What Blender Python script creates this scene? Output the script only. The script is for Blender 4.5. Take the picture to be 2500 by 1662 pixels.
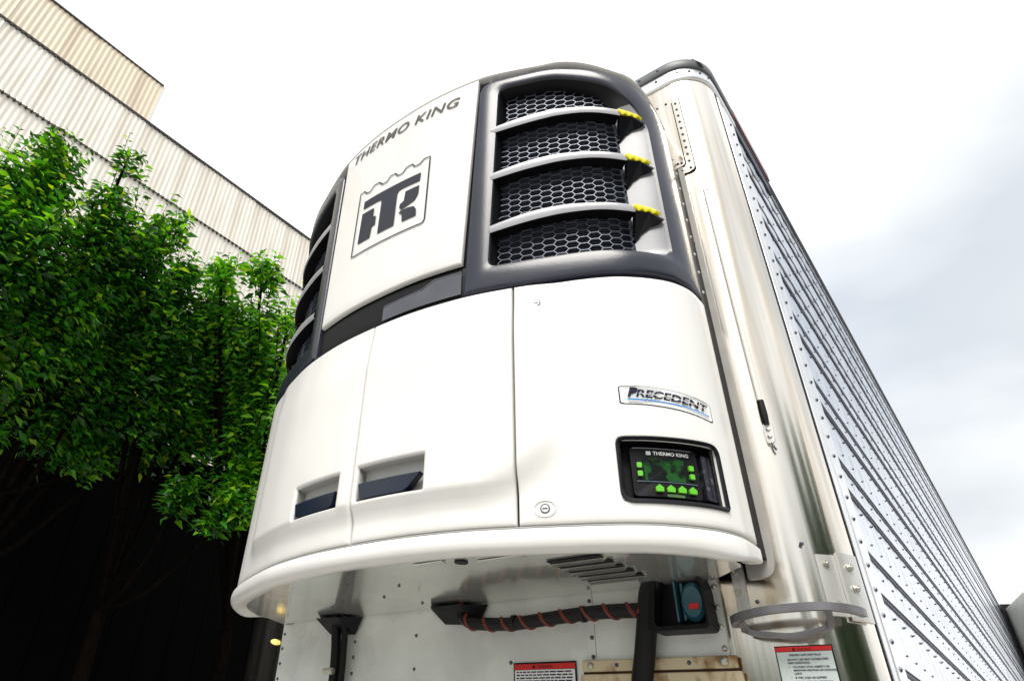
import bpy, bmesh, math, random
import numpy as np
from mathutils import Vector, Matrix
random.seed(7); rng = np.random.default_rng(7)
S = bpy.context.scene
for o in list(bpy.data.objects): bpy.data.objects.remove(o)
COL = S.collection
rad = math.radians

# ------------------------------------------------------------------ camera
cd = bpy.data.cameras.new('camera'); cam = bpy.data.objects.new('camera', cd); COL.objects.link(cam)
cd.sensor_width = 36.0; cd.lens = 36.0*1599.139/2500.0
cd.shift_x = 226.0/2500.0; cd.shift_y = -56.4/2500.0
cd.clip_start = 0.05; cd.clip_end = 2000
Mc = [[0.7610692, -0.3268827, -0.5602868], [0.6453399, 0.4689728, 0.6029933], [0.0656512, -0.8204951, 0.5678713]]
MW = Matrix([[Mc[i][0], -Mc[i][1], -Mc[i][2], (1.61436, -2.04880, 1.30)[i]] for i in range(3)] + [[0, 0, 0, 1]])
cam.matrix_world = MW
S.camera = cam
S.render.resolution_x = 1024; S.render.resolution_y = 680

# ------------------------------------------------------------------ sky, sun, exposure
SUN_AZ, SUN_EL = rad(150), rad(56)          # azimuth clockwise from +y
w = bpy.data.worlds.new('World'); S.world = w; w.use_nodes = True
nt = w.node_tree; N = nt.nodes; L = nt.links
N.clear()
out = N.new('ShaderNodeOutputWorld'); bg = N.new('ShaderNodeBackground'); bg.inputs[1].default_value = 0.1
sky = N.new('ShaderNodeTexSky'); sky.sky_type = 'NISHITA'; sky.sun_disc = False
sky.sun_elevation = SUN_EL; sky.sun_rotation = SUN_AZ; sky.dust_density = 2.0
tc = N.new('ShaderNodeTexCoord'); mp = N.new('ShaderNodeMapping'); mp.inputs['Scale'].default_value = (1, 1, 2.2)
mp.inputs['Location'].default_value = (-2.333, -2.901, -2.188)
n1 = N.new('ShaderNodeTexNoise'); n1.inputs['Scale'].default_value = 1.6; n1.inputs['Detail'].default_value = 5; n1.inputs['Roughness'].default_value = 0.45
r1 = N.new('ShaderNodeValToRGB'); r1.color_ramp.elements[0].position = 0.36; r1.color_ramp.elements[1].position = 0.68
r1.color_ramp.elements[0].color = (0.53, 0.56, 0.59, 1); r1.color_ramp.elements[1].color = (1, 1, 1, 1)
n2 = N.new('ShaderNodeTexNoise'); n2.inputs['Scale'].default_value = 1.3; n2.inputs['Detail'].default_value = 5
r2 = N.new('ShaderNodeValToRGB'); r2.color_ramp.elements[0].position = 0.28; r2.color_ramp.elements[1].position = 0.52
r2.color_ramp.elements[0].color = (0.78, 0.78, 0.78, 1); r2.color_ramp.elements[1].color = (1, 1, 1, 1)
vm = N.new('ShaderNodeVectorMath'); vm.operation = 'SCALE'; vm.inputs['Scale'].default_value = 8.2
mx = N.new('ShaderNodeMix'); mx.data_type = 'RGBA'
L.new(tc.outputs['Generated'], mp.inputs[0]); L.new(mp.outputs[0], n1.inputs['Vector']); L.new(mp.outputs[0], n2.inputs['Vector'])
L.new(n1.outputs['Fac'], r1.inputs[0]); L.new(n2.outputs['Fac'], r2.inputs[0])
L.new(r1.outputs[0], vm.inputs[0]); L.new(r2.outputs[0], mx.inputs['Factor'])
L.new(sky.outputs[0], mx.inputs['A']); L.new(vm.outputs[0], mx.inputs['B'])
L.new(mx.outputs['Result'], bg.inputs[0]); L.new(bg.outputs[0], out.inputs[0])
sd = bpy.data.lights.new('sun', 'SUN'); sun = bpy.data.objects.new('sun', sd); COL.objects.link(sun)
sd.energy = 2.4; sd.angle = rad(35); sd.color = (1.0, 0.955, 0.885)
sdir = Vector((math.sin(SUN_AZ)*math.cos(SUN_EL), math.cos(SUN_AZ)*math.cos(SUN_EL), math.sin(SUN_EL)))
sun.rotation_euler = sdir.to_track_quat('Z', 'Y').to_euler(); sun.location = sdir*40
S.view_settings.view_transform = 'Standard'; S.view_settings.look = 'None'
S.view_settings.gamma = 1.0; S.view_settings.use_curve_mapping = False
S.view_settings.exposure = 0.88
S.render.engine = 'CYCLES'

# ------------------------------------------------------------------ materials
MATS = {}
def mat(name, col, rough=0.5, metal=0.0, var=0.0, vscale=8.0, vstretch=(1, 1, 1), bump=0.0, bscale=60.0, rvar=0.0,
        spec=0.5, coat=0.0, emit=None, trans=0.0, col2=None, thr=(0.35, 0.65), aniso=None):
    if name in MATS: return MATS[name]
    m = bpy.data.materials.new(name); m.use_nodes = True; t = m.node_tree; n = t.nodes; l = t.links
    b = n['Principled BSDF']; b.inputs['Roughness'].default_value = rough; b.inputs['Metallic'].default_value = metal
    b.inputs['Base Color'].default_value = (*col, 1); b.inputs['Specular IOR Level'].default_value = spec
    b.inputs['Coat Weight'].default_value = coat; b.inputs['Coat Roughness'].default_value = 0.06
    if emit: b.inputs['Emission Color'].default_value = (*emit[0], 1); b.inputs['Emission Strength'].default_value = emit[1]
    g = n.new('ShaderNodeTexCoord'); mpn = n.new('ShaderNodeMapping'); mpn.inputs['Scale'].default_value = vstretch
    l.new(g.outputs['Object'], mpn.inputs[0])
    if var > 0 or col2:
        nz = n.new('ShaderNodeTexNoise'); nz.inputs['Scale'].default_value = vscale; nz.inputs['Detail'].default_value = 6
        l.new(mpn.outputs[0], nz.inputs['Vector'])
        cr = n.new('ShaderNodeValToRGB'); cr.color_ramp.elements[0].position = thr[0]; cr.color_ramp.elements[1].position = thr[1]
        c2 = col2 if col2 else tuple(min(1, c*(1-var)) for c in col)
        cr.color_ramp.elements[0].color = (*c2, 1); cr.color_ramp.elements[1].color = (*col, 1)
        l.new(nz.outputs['Fac'], cr.inputs[0]); l.new(cr.outputs[0], b.inputs['Base Color'])
        if rvar > 0:
            mr = n.new('ShaderNodeMapRange'); mr.inputs['To Min'].default_value = max(0.02, rough-rvar); mr.inputs['To Max'].default_value = rough+rvar
            l.new(nz.outputs['Fac'], mr.inputs['Value']); l.new(mr.outputs[0], b.inputs['Roughness'])
    if bump > 0:
        nb = n.new('ShaderNodeTexNoise'); nb.inputs['Scale'].default_value = bscale; nb.inputs['Detail'].default_value = 3
        l.new(mpn.outputs[0], nb.inputs['Vector'])
        bp = n.new('ShaderNodeBump'); bp.inputs['Strength'].default_value = bump; bp.inputs['Distance'].default_value = 0.02
        l.new(nb.outputs['Fac'], bp.inputs['Height']); l.new(bp.outputs[0], b.inputs['Normal'])
    if trans > 0:
        tr = n.new('ShaderNodeBsdfTranslucent'); tr.inputs[0].default_value = (min(1, col[0]*2.2+.02), min(1, col[1]*1.8), col[2]*0.8, 1)
        ms = n.new('ShaderNodeMixShader'); ms.inputs[0].default_value = trans
        l.new(b.outputs[0], ms.inputs[1]); l.new(tr.outputs[0], ms.inputs[2]); l.new(ms.outputs[0], n['Material Output'].inputs[0])
    MATS[name] = m; return m

white = mat('white_gelcoat', (0.79, 0.785, 0.765), 0.30, var=0.06, vscale=3.5, vstretch=(1.6, 1.6, .45), thr=(0.25, 0.55), coat=0.25, bump=0.02, bscale=3.0)
whited = mat('polished_underside', (0.78, 0.79, 0.75), 0.13, metal=0.75, var=0.15, vscale=5.0, bump=0.04, bscale=7)
pan_m = mat('white_bulkhead_paint', (0.82, 0.85, 0.82), 0.28, var=0.22, vscale=4.5, rvar=0.12, bump=0.10, bscale=5)
skirt_m = mat('dark_underside_coating', (0.16, 0.17, 0.13), 0.5, var=0.3, vscale=6)
grey = mat('grey_moulded_plastic', (0.026, 0.029, 0.046), 0.22, var=0.16, vscale=7, bump=0.04, bscale=220)
greyl = mat('grey_fin_plastic', (0.24, 0.245, 0.27), 0.28, var=0.12, vscale=9, bump=0.03, bscale=220)
bladem = mat('pale_grey_blade_front', (0.42, 0.42, 0.45), 0.24, var=0.08, vscale=9)
black = mat('black_rubber', (0.006, 0.006, 0.008), 0.5, spec=0.2)
gloss = mat('black_gloss_plastic', (0.006, 0.006, 0.009), 0.22, spec=0.35)
wire = mat('grille_wire', (0.13, 0.145, 0.19), 0.3, metal=0.3)
finm = mat('condenser_fin', (0.035, 0.045, 0.065), 0.4, metal=0.4, var=0.3, vscale=30)
ink = mat('grey_lettering', (0.13, 0.12, 0.118), 0.8, spec=0.1)
inkd = mat('slate_emblem_vinyl', (0.050, 0.054, 0.068), 0.8, spec=0.1)
navy = mat('navy_lettering', (0.006, 0.006, 0.028), 0.6, spec=0.2)
blue = mat('blue_line', (0.02, 0.22, 0.60), 0.35)
pale = mat('pale_grey_print', (0.52, 0.55, 0.57), 0.4)
labelw = mat('white_vinyl', (0.78, 0.80, 0.80), 0.35)
labelg = mat('pale_green_white_vinyl', (0.62, 0.70, 0.68), 0.35, var=0.08)
red = mat('red_vinyl', (0.62, 0.012, 0.012), 0.35)
redd = mat('dark_red_tape', (0.22, 0.012, 0.02), 0.3, col2=(0.05, 0.01, 0.03), vscale=14)
yel = mat('yellow_marker_lens', (0.80, 0.72, 0.01), 0.25, coat=0.5)
green = mat('green_key', (0.13, 0.52, 0.03), 0.35)
lcd = mat('lcd_glass', (0.012, 0.075, 0.014), 0.3, col2=(0.004, 0.006, 0.005), vscale=22, thr=(0.48, 0.56), spec=0.2)
steel = mat('stainless_steel', (0.87, 0.815, 0.73), 0.17, metal=1.0, col2=(0.66, 0.55, 0.42), vscale=2.2, vstretch=(8, 8, 0.30), thr=(0.30, 0.52), rvar=0.07, bump=0.05, bscale=2.6)
alu = mat('aluminium_side', (0.74, 0.78, 0.86), 0.22, metal=0.92, var=0.16, vscale=4, rvar=0.1, bump=0.05, bscale=9)
alus = mat('aluminium_strip', (0.86, 0.87, 0.88), 0.33, metal=0.75, var=0.10, vscale=6)
alub = mat('brushed_aluminium_bracket', (0.80, 0.79, 0.76), 0.38, metal=0.7, var=0.18, vscale=30, vstretch=(1, 1, .15))
shade_m = mat('navy_shade', (0.012, 0.016, 0.045), 0.5)  # navy tone standing for shade under the laps and top rail
rivd = mat('dark_rivet', (0.10, 0.11, 0.14), 0.4, metal=0.7)
bolt_m = mat('zinc_bolt', (0.55, 0.54, 0.47), 0.35, metal=0.8)
cap_m = mat('dark_roof_cap', (0.10, 0.105, 0.115), 0.45, var=0.3, vscale=10)
bar_m = mat('grey_step_steel', (0.20, 0.195, 0.21), 0.42, metal=0.5, var=0.2, vscale=20)
rust = mat('cream_rusty_plate', (0.62, 0.52, 0.34), 0.5, col2=(0.25, 0.13, 0.03), vscale=16, vstretch=(1, 1, .6), thr=(0.38, 0.50), rvar=0.1)
rustd = mat('rust_groove', (0.06, 0.03, 0.015), 0.8)
hose_m = mat('black_hose', (0.007, 0.007, 0.008), 0.4, spec=0.25)
hosew = mat('dark_red_wrap', (0.17, 0.025, 0.015), 0.5)
hosen = mat('orange_tinted_loom', (0.16, 0.055, 0.02), 0.6)
teal = mat('teal_lens', (0.015, 0.085, 0.12), 0.18, coat=0.3)
amber = mat('amber_lens', (0.8, 0.55, 0.12), 0.2, emit=((1.0, 0.75, 0.25), 0.6))
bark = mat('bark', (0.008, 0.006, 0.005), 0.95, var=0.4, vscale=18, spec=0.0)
asph = mat('pale_concrete', (0.36, 0.35, 0.33), 0.85, var=0.25, vscale=3, bump=0.3, bscale=80)
clad = mat('cream_corrugated_cladding', (0.82, 0.78, 0.70), 0.45, col2=(0.56, 0.50, 0.41), vscale=0.55, vstretch=(1, 3.2, 0.28), thr=(0.28, 0.50))
cladr = mat('roof_edge_dark', (0.028, 0.022, 0.022), 0.6)
backdrop_m = mat('backdrop_black', (0.0025, 0.0025, 0.0025), 0.95, spec=0.0)  # near-black so the added block behind the trees reads as shade
tyre_m = mat('tyre', (0.02, 0.02, 0.02), 0.8)

# ------------------------------------------------------------------ mesh helpers
def lvl(p):
    # thing > part > sub-part and no further
    d = 0; q = p
    while q is not None and q.parent is not None: q = q.parent; d += 1
    while d > 1: p = p.parent; d -= 1
    return p
class MB:
    def __init__(s): s.v = []; s.f = []
    def add(s, v, f):
        k = len(s.v); s.v += [tuple(p) for p in v]; s.f += [tuple(i+k for i in q) for q in f]; return s
    def box(s, x0, x1, y0, y1, z0, z1):
        return s.add([(x0, y0, z0), (x1, y0, z0), (x1, y1, z0), (x0, y1, z0), (x0, y0, z1), (x1, y0, z1), (x1, y1, z1), (x0, y1, z1)],
                     [(0, 3, 2, 1), (4, 5, 6, 7), (0, 1, 5, 4), (1, 2, 6, 5), (2, 3, 7, 6), (3, 0, 4, 7)])
    def tube(s, path, r, n=10, flat=None, cap=True):
        P = [Vector(p) for p in path]; m = len(P); R = r if hasattr(r, '__len__') else [r]*m
        T = [(P[min(i+1, m-1)]-P[max(i-1, 0)]).normalized() for i in range(m)]
        up = Vector((0, 0, 1)) if abs(T[0].z) < 0.9 else Vector((1, 0, 0))
        vs = []; a = T[0].cross(up).normalized()
        for i in range(m):
            a = (a - T[i]*a.dot(T[i])).normalized(); b = T[i].cross(a)
            for j in range(n):
                t = 2*math.pi*j/n; vs.append(P[i]+a*math.cos(t)*R[i]+b*math.sin(t)*R[i])
        fs = [(i*n+j, i*n+(j+1) % n, (i+1)*n+(j+1) % n, (i+1)*n+j) for i in range(m-1) for j in range(n)]
        if cap: fs += [tuple(range(n))[::-1], tuple(range((m-1)*n, m*n))]
        return s.add(vs, fs)
    def cyl(s, c, ax, r, h, n=10, r2=None):
        c = Vector(c); ax = Vector(ax).normalized()
        return s.tube([c, c+ax*h], [r, r if r2 is None else r2], n)
    def dome(s, c, ax, r, h=None, n=8):
        c = Vector(c); ax = Vector(ax).normalized(); h = h or r*0.7
        return s.tube([c, c+ax*h*.6, c+ax*h], [r, r*.8, r*.25], n)
    def prism(s, poly, frm, depth, ax=None):
        """poly of 3D points, extruded along vector"""
        a = [Vector(p) for p in poly]; d = Vector(depth); n = len(a)
        return s.add(a+[p+d for p in a], [tuple(range(n))[::-1], tuple(range(n, 2*n))]+[(i, (i+1) % n, n+(i+1) % n, n+i) for i in range(n)])
    def build(s, name, m, parent=None, smooth=False, bevel=0.0, angle=40, loc=None, subd=0):
        me = bpy.data.meshes.new(name); me.from_pydata(s.v, [], s.f)
        bm = bmesh.new(); bm.from_mesh(me); bmesh.ops.recalc_face_normals(bm, faces=bm.faces); bm.to_mesh(me); bm.free()
        o = bpy.data.objects.new(name, me); COL.objects.link(o)
        if m: me.materials.append(m)
        if parent: o.parent = lvl(parent)
        if smooth:
            me.polygons.foreach_set('use_smooth', [True]*len(me.polygons))
            me.set_sharp_from_angle(angle=rad(angle))
        if bevel > 0:
            b = o.modifiers.new('bevel', 'BEVEL'); b.width = bevel; b.segments = 2; b.limit_method = 'ANGLE'; b.angle_limit = rad(35)
        if loc: o.location = loc
        return o
def inst(src, name, parent, loc, rot=None, scale=None):
    o = bpy.data.objects.new(name, src.data if hasattr(src, 'data') else src); COL.objects.link(o); o.parent = lvl(parent); o.location = loc
    if rot: o.rotation_euler = rot
    if scale: o.scale = scale
    return o
def thing(name, label, cat, loc=(0, 0, 0), group=None):
    o = bpy.data.objects.new(name, None); COL.objects.link(o); o.location = loc; o['label'] = label; o['category'] = cat
    if group: o['group'] = group
    o.empty_display_size = 0.1
    return o
def tag(o, label=None, cat=None, group=None, kind=None):
    if label: o['label'] = label
    if cat: o['category'] = cat
    if group: o['group'] = group
    if kind: o['kind'] = kind
    return o

# ---- text as flat mesh data: list of 2D verts + faces, normalised so that x in [0,1] keeps aspect
def text2d(txt, bold=0.0, shear=0.0, space=1.0, align='LEFT', maxedge=0.0, line=1.0):
    c = bpy.data.curves.new('t', 'FONT'); c.body = txt; c.size = 1.0; c.offset = bold; c.shear = shear; c.space_character = space
    c.align_x = align; c.space_line = line; c.resolution_u = 3
    o = bpy.data.objects.new('t', c); COL.objects.link(o)
    dg = bpy.context.evaluated_depsgraph_get(); dg.update()
    me = bpy.data.meshes.new_from_object(o.evaluated_get(dg))
    bpy.data.objects.remove(o); bpy.data.curves.remove(c)
    v = np.array([list(p.co) for p in me.vertices]); f = [tuple(p.vertices) for p in me.polygons]
    bpy.data.meshes.remove(me)
    return v[:, :2], f

# ------------------------------------------------------------------ plan profile of the refrigeration unit
UX = 0.077
class Prof:
    def __init__(s, pts, smooth=True):
        u = np.array([p[0] for p in pts]); y = np.array([p[1] for p in pts])
        d = np.concatenate([[0], np.cumsum(np.hypot(np.diff(u), np.diff(y)))])
        if smooth:      # Catmull-Rom through the points, mirrored at the middle
            P = np.array(pts, float); P = np.vstack([[-P[1, 0], P[1, 1]], P, 2*P[-1]-P[-2]])
            q = []
            for i in range(1, len(P)-2):
                for t in np.linspace(0, 1, 14, endpoint=False):
                    a, b, c, e = P[i-1], P[i], P[i+1], P[i+2]
                    q.append(.5*((2*b)+(c-a)*t+(2*a-5*b+4*c-e)*t*t+(3*b-a-3*c+e)*t**3))
            q.append(P[-2]); q = np.array(q)
        else:
            q = np.array([[np.interp(t, d, u), np.interp(t, d, y)] for t in np.linspace(0, d[-1], 200)])
        full = np.vstack([q[:0:-1]*[-1, 1], q])
        s.p = full; ds = np.hypot(*np.diff(full, axis=0).T); s.s = np.concatenate([[0], np.cumsum(ds)]); s.s -= s.s[len(q)-1]
        t = np.gradient(full, s.s, axis=0); t /= np.linalg.norm(t, axis=1)[:, None]
        s.n = np.stack([t[:, 1], -t[:, 0]], 1); s.e = s.s[-1]; s.half = q; s.hs = s.s[len(q)-1:]
    def sx(s, x):
        u = x-UX; k = int(np.argmax(s.half[:, 0])); r = np.interp(abs(u), s.half[:k+1, 0], s.hs[:k+1]); return r if u >= 0 else -r
    def at(s, t, o=0.0):
        x = np.interp(t, s.s, s.p[:, 0]); y = np.interp(t, s.s, s.p[:, 1]); nx = np.interp(t, s.s, s.n[:, 0]); ny = np.interp(t, s.s, s.n[:, 1])
        return (UX+x+nx*o, y+ny*o)
PF = Prof([(0, -.637), (.2, -.628), (.4, -.594), (.55, -.548), (.7, -.492), (.8, -.450), (.88, -.405), (.95, -.345), (1.0, -.285), (1.028, -.225), (1.038, -.17), (1.04, -.088)])
def P3(s, z, o=0.0): x, y = PF.at(s, o); return (x, y, z)
def sm(a, b, t): t = max(0, min(1, (t-a)/(b-a))); return t*t*(3-2*t)

def snaplist(a, b, step, extra, f):
    base = list(np.linspace(a, b, max(2, int(abs(b-a)/step)+1)))
    for e, d in extra:
        for k in (0, .12, .4, 1.0): base.append(e+d*f*k)
    base = sorted(x for x in base if a-1e-9 <= x <= b+1e-9)
    o = [base[0]]
    for x in base[1:]:
        if x-o[-1] > 2e-4: o.append(x)
    return o
def skin(name, m, parent, s0, s1, z0, z1, off=0.0, thick=0.02, fil=0.008, holes=(), ds=.03, dz=.04, smap=None, offf=None, extra=None):
    hs = []; hz = []
    for (a, b, c, d) in holes: hs += [(a, -1), (b, 1)]; hz += [(c, -1), (d, 1)]
    sl = snaplist(s0, s1, ds, [(s0, 1), (s1, -1)]+hs, fil); zl = snaplist(z0, z1, dz, [(z0, 1), (z1, -1)]+hz, fil)
    def inhole(s, z): return any(a < s < b and c < z < d for a, b, c, d in holes)
    def ed(s, z):
        d = min(s-s0, s1-s, z-z0, z1-z)
        for a, b, c, e in holes:
            dx = max(a-s, 0, s-b); dy = max(c-z, 0, z-e); d = min(d, math.hypot(dx, dy))
        return max(0, d)
    V = []; I = {}
    def vid(i, j, inner):
        k = (i, j, inner)
        if k not in I:
            s, z = sl[i], zl[j]; d = ed(s, z); o = off+(offf(s, z) if offf else 0)
            if not inner and d < fil: o -= fil*(1-math.sqrt(max(0, 1-(1-d/fil)**2)))
            if inner: o = off-thick
            ss = smap(s, z) if smap else s
            I[k] = len(V); V.append(P3(ss, z, o))
        return I[k]
    keep = {(i, j) for i in range(len(sl)-1) for j in range(len(zl)-1) if not inhole((sl[i]+sl[i+1])/2, (zl[j]+zl[j+1])/2)}
    F = []
    for (i, j) in keep:
        F.append((vid(i, j, 0), vid(i+1, j, 0), vid(i+1, j+1, 0), vid(i, j+1, 0)))
        F.append((vid(i, j, 1), vid(i, j+1, 1), vid(i+1, j+1, 1), vid(i+1, j, 1)))
        for (di, dj, a, b) in ((0, -1, (i, j), (i+1, j)), (1, 0, (i+1, j), (i+1, j+1)), (0, 1, (i+1, j+1), (i, j+1)), (-1, 0, (i, j+1), (i, j))):
            if (i+di, j+dj) not in keep: F.append((vid(*a, 0), vid(*a, 1), vid(*b, 1), vid(*b, 0)))
    b = MB(); b.add(V, F); return b.build(name, m, parent, smooth=True, angle=35)
def patch2d(name, m, parent, v2, faces, fn, thick=0.0015):
    """flat print lying on a surface: fn(a,b,o)->3D; both sides so it has real thickness"""
    b = MB(); n = len(v2)
    b.add([fn(a, c, thick) for a, c in v2], faces)
    return b.build(name, m, parent)
def subdiv2d(v2, faces, mx):
    bm = bmesh.new(); vs = [bm.verts.new((a, b, 0)) for a, b in v2]
    for f in faces:
        try: bm.faces.new([vs[i] for i in f])
        except ValueError: pass
    for _ in range(5):
        e = [x for x in bm.edges if x.calc_length() > mx]
        if not e: break
        bmesh.ops.subdivide_edges(bm, edges=e, cuts=1); bmesh.ops.triangulate(bm, faces=bm.faces)
    bm.verts.index_update()
    r = [(x.co.x, x.co.y) for x in bm.verts], [tuple(y.index for y in f.verts) for f in bm.faces]
    bm.free(); return r
def rpoly(corners, radii, na=6, ne=10):
    """rounded polygon, fixed sample counts so two outlines can be bridged"""
    n = len(corners); out = []
    C = [np.array(c, float) for c in corners]; tan = []
    for i in range(n):
        p, c, q = C[i-1], C[i], C[(i+1) % n]; d1 = (p-c)/np.linalg.norm(p-c); d2 = (q-c)/np.linalg.norm(q-c); r = radii[i]
        a = c+d1*r; b = c+d2*r
        tan.append((a, c, b))
    for i in range(n):
        a, c, b = tan[i]
        for t in np.linspace(0, 1, na): out.append((1-t)**2*a+2*t*(1-t)*c+t*t*b)
        nxt = tan[(i+1) % n][0]
        for t in np.linspace(0, 1, ne+2)[1:-1]: out.append(b*(1-t)+nxt*t)
    return out
def bridge(loops3, closed=True):
    n = len(loops3[0]); V = [p for l in loops3 for p in l]; F = []
    for k in range(len(loops3)-1):
        for i in range(n if closed else n-1): F.append((k*n+i, k*n+(i+1) % n, (k+1)*n+(i+1) % n, (k+1)*n+i))
    return V, F

# ------------------------------------------------------------------ ground
g = MB().add([(-300, -300, 0), (300, -300, 0), (300, 300, 0), (-300, 300, 0)], [(0, 1, 2, 3)]).build('ground', asph); tag(g, 'pale worn concrete yard surface', kind='structure')

# ================================================================== TRAILER
TW = 1.295; ZT = 4.10; ZB = 1.12; LEN = 12.66; CRX, CRY = 0.15, 0.16
trailer = thing('refrigerated_trailer', 'long refrigerated semi-trailer with polished steel front and riveted aluminium side', 'trailer', (0, 0, 0))
def corner_curve(x_flat, inset=0.0, n=14, sgn=1):
    r = []
    for i in range(n+1):
        t = math.pi/2*i/n; r.append((sgn*(TW-CRX+CRX*math.sin(t)-inset), CRY-CRY*math.cos(t)+inset))
    return r
# front wall of polished sheet: flat middle plus both rounded corners
def wall_strip(path, z0, z1, out, name, m, nz=1):
    # path: (x,y) list; closed slab with thickness pushed inwards
    b = MB(); n = len(path); lo = []
    zs = np.linspace(z0, z1, nz+1)
    V, F = bridge([[(x, y, z) for x, y in path] for z in zs], closed=False); b.add(V, F)
    return b.build(name, m, trailer, smooth=True, angle=30)
right = corner_curve(0); leftc = [(-x, y) for x, y in right][::-1]
flat = [(x, 0.0) for x in np.linspace(-1.1, 1.1, 23)]
wall_strip(leftc+flat+right+[(TW, .19)], ZB, 3.965, 0, 'front_wall', steel, nz=24)
# roof trim and dark cap around the top front edge
def offs(path, d): 
    r = []
    for i, (x, y) in enumerate(path):
        a = path[max(0, i-1)]; c = path[min(len(path)-1, i+1)]; tx, ty = c[0]-a[0], c[1]-a[1]; l = math.hypot(tx, ty); r.append((x+ty/l*d, y-tx/l*d))
    return r
full = leftc+flat+right+[(TW, y) for y in np.linspace(.2, .42, 6)]
full = [(-TW, y) for y in np.linspace(.42, .2, 6)]+full
def band(name, m, prof_oz, path=full, parent=trailer):
    V, F = bridge([[(x, y, z) for x, y in offs(path, o)] for o, z in prof_oz], closed=False)
    b = MB(); b.add(V, F); return b.build(name, m, parent, smooth=True, angle=50)
trim = band('roof_trim', alus, [(-.004, 3.955), (.006, 3.957), (.010, 3.962), (.010, 3.985), (.004, 3.99), (.004, 4.035), (-.004, 4.037)])
capb = band('roof_cap', cap_m, [(-.002, 4.036), (.012, 4.038), (.016, 4.05), (.016, 4.085), (.006, 4.098), (-.04, 4.105)])
rv = MB().dome((0, 0, 0), (0, -1, 0), .007, .005).build('rivet', rivd, trim); rv.location = (-1.0, -.004, 4.012)
for x in np.arange(-.9, 1.16, .1): inst(rv, 'rivet', trim, (x, -.004, 4.012))
for i in (3, 6, 9, 12):
    x, y = right[i]; inst(rv, 'rivet', trim, (x+.003*math.sin(i/14*1.57), y-.003, 4.012), rot=(0, 0, math.pi/2*i/14))
for x in np.arange(-.95, 1.12, .09): inst(rv, 'rivet', capb, (x, -.016, 4.067))
roof = MB(); roof.add([(-TW+.03, .05, 4.106), (TW-.03, .05, 4.106), (TW-.03, LEN, 4.106), (-TW+.03, LEN, 4.106), (-TW, .05, 4.05), (TW, .05, 4.05), (TW, LEN, 4.05), (-TW, LEN, 4.05)],
                      [(0, 1, 2, 3), (4, 0, 3, 7), (1, 5, 6, 2), (3, 2, 6, 7)]); roof.build('roof', alus, trailer)
# side wall: lapped panels, quilted between rivet columns; y from .40 to the rear frame
Y0, Y1 = 0.40, 12.40
def zprof():
    pr = []   # (z, inset) from bottom to top ; each lap ends in a downward face
    laps = [1.20, 1.515, 1.632, 1.839, 1.963, 2.167, 2.278, 2.490, 2.588, 2.797, 2.892, 3.10, 3.20, 3.41, 3.51, 3.72, 3.82, 3.985]
    for a, b in zip(laps[:-1], laps[1:]):
        pr += [(a, 0.0), (a+.012, 0.001), (a+(b-a)*.5, .004), (b-.004, .010)]
        pr += [(b, .016)]
    pr.append((laps[-1], 0.0)); pr.append((4.03, 0.0)); return pr, laps
ZP, LAPS = zprof(); PITCH = 0.148
ys = np.concatenate([np.arange(Y0, 6.0, PITCH/4), np.arange(6.0, Y1, .3), [Y1]])
for sgn, nm in ((1, 'side_wall'), (-1, 'side_wall')):
    yy = ys if sgn > 0 else np.array([Y0, Y1])
    loops = []
    for y in yy:
        q = 0.005*abs(math.sin(math.pi*(y-.587)/PITCH))**.8 if sgn > 0 else 0
        loops.append([(sgn*(TW-o-.002+(q if k % 5 == 2 else 0)), y, z) for k, (z, o) in enumerate(ZP)])
    V, F = bridge(loops, closed=False); sw = MB().add(V, F).build(nm, alu, trailer, smooth=True, angle=25)
    if sgn > 0: side = sw
rb = MB()
for y in np.arange(.587, 6.4, PITCH):
    for a, b in zip(LAPS[:-1], LAPS[1:]):
        k = 2 if b-a > .15 else 1
        for j in range(k):
            z = a+(b-a)*((j+.5)/k); rb.dome((TW-.0085, y, z), (1, 0, 0), .0050, .009, n=6)
    rb.dome((TW-.002, y, 4.005), (1, 0, 0), .006, .006, n=6)
tag(rb.build('side_rivets', rivd, side), kind='stuff')  # dark metal puts the rivets' shading into their colour
for b_ in LAPS[1:]: MB().box(TW-.014, TW-.0065, Y0+.002, Y1-.002, b_-.0135, b_-.001).build('lap_shade', shade_m, side)  # dark strips paint the shade under each lap
# riveted corner strip between steel corner and side wall
for sgn in (1, -1):
    b = MB()
    pr = [(.175, -.012), (.178, .004), (.192, .007), (.20, .003), (.245, .003), (.25, .006), (.385, .006), (.395, .002), (.40, -.012)]
    V, F = bridge([[(sgn*(TW+o), y, z) for y, o in pr] for z in (ZB, 3.93)], closed=False); b.add(V, F)
    cs = b.build('corner_strip', alus, trailer)
    if sgn > 0:
        r2m = MB().dome((0, 0, 0), (1, 0, 0), .0075, .006).build('rivet', rivd, cs); r2m.location = (TW+.006, .30, 1.2)
        for z in np.arange(1.27, 3.92, .068): inst(r2m, 'rivet', cs, (TW+.006, .30+random.uniform(-.002, .002), z))
        MB().box(TW-.012, TW+.0025, .158, .176, ZB, 3.94).build('corner_seal', black, trailer)
# top rail on the side and red tape
MB().box(TW-.01, TW+.010, .42, LEN, 4.030, 4.048).build('top_rail', cap_m, trailer)
MB().box(TW-.004, TW+.016, .44, .98, 4.050, 4.104).build('reflective_tape', redd, trailer)
MB().box(TW-.004, TW+.0055, .402, .96, 3.935, 4.029).build('rail_shade', shade_m, trailer)  # navy plate added for the recess shading below the top rail
MB().box(TW-.02, TW+.003, .44, LEN, 4.049, 4.10).build('roof_edge', alus, trailer)
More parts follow.
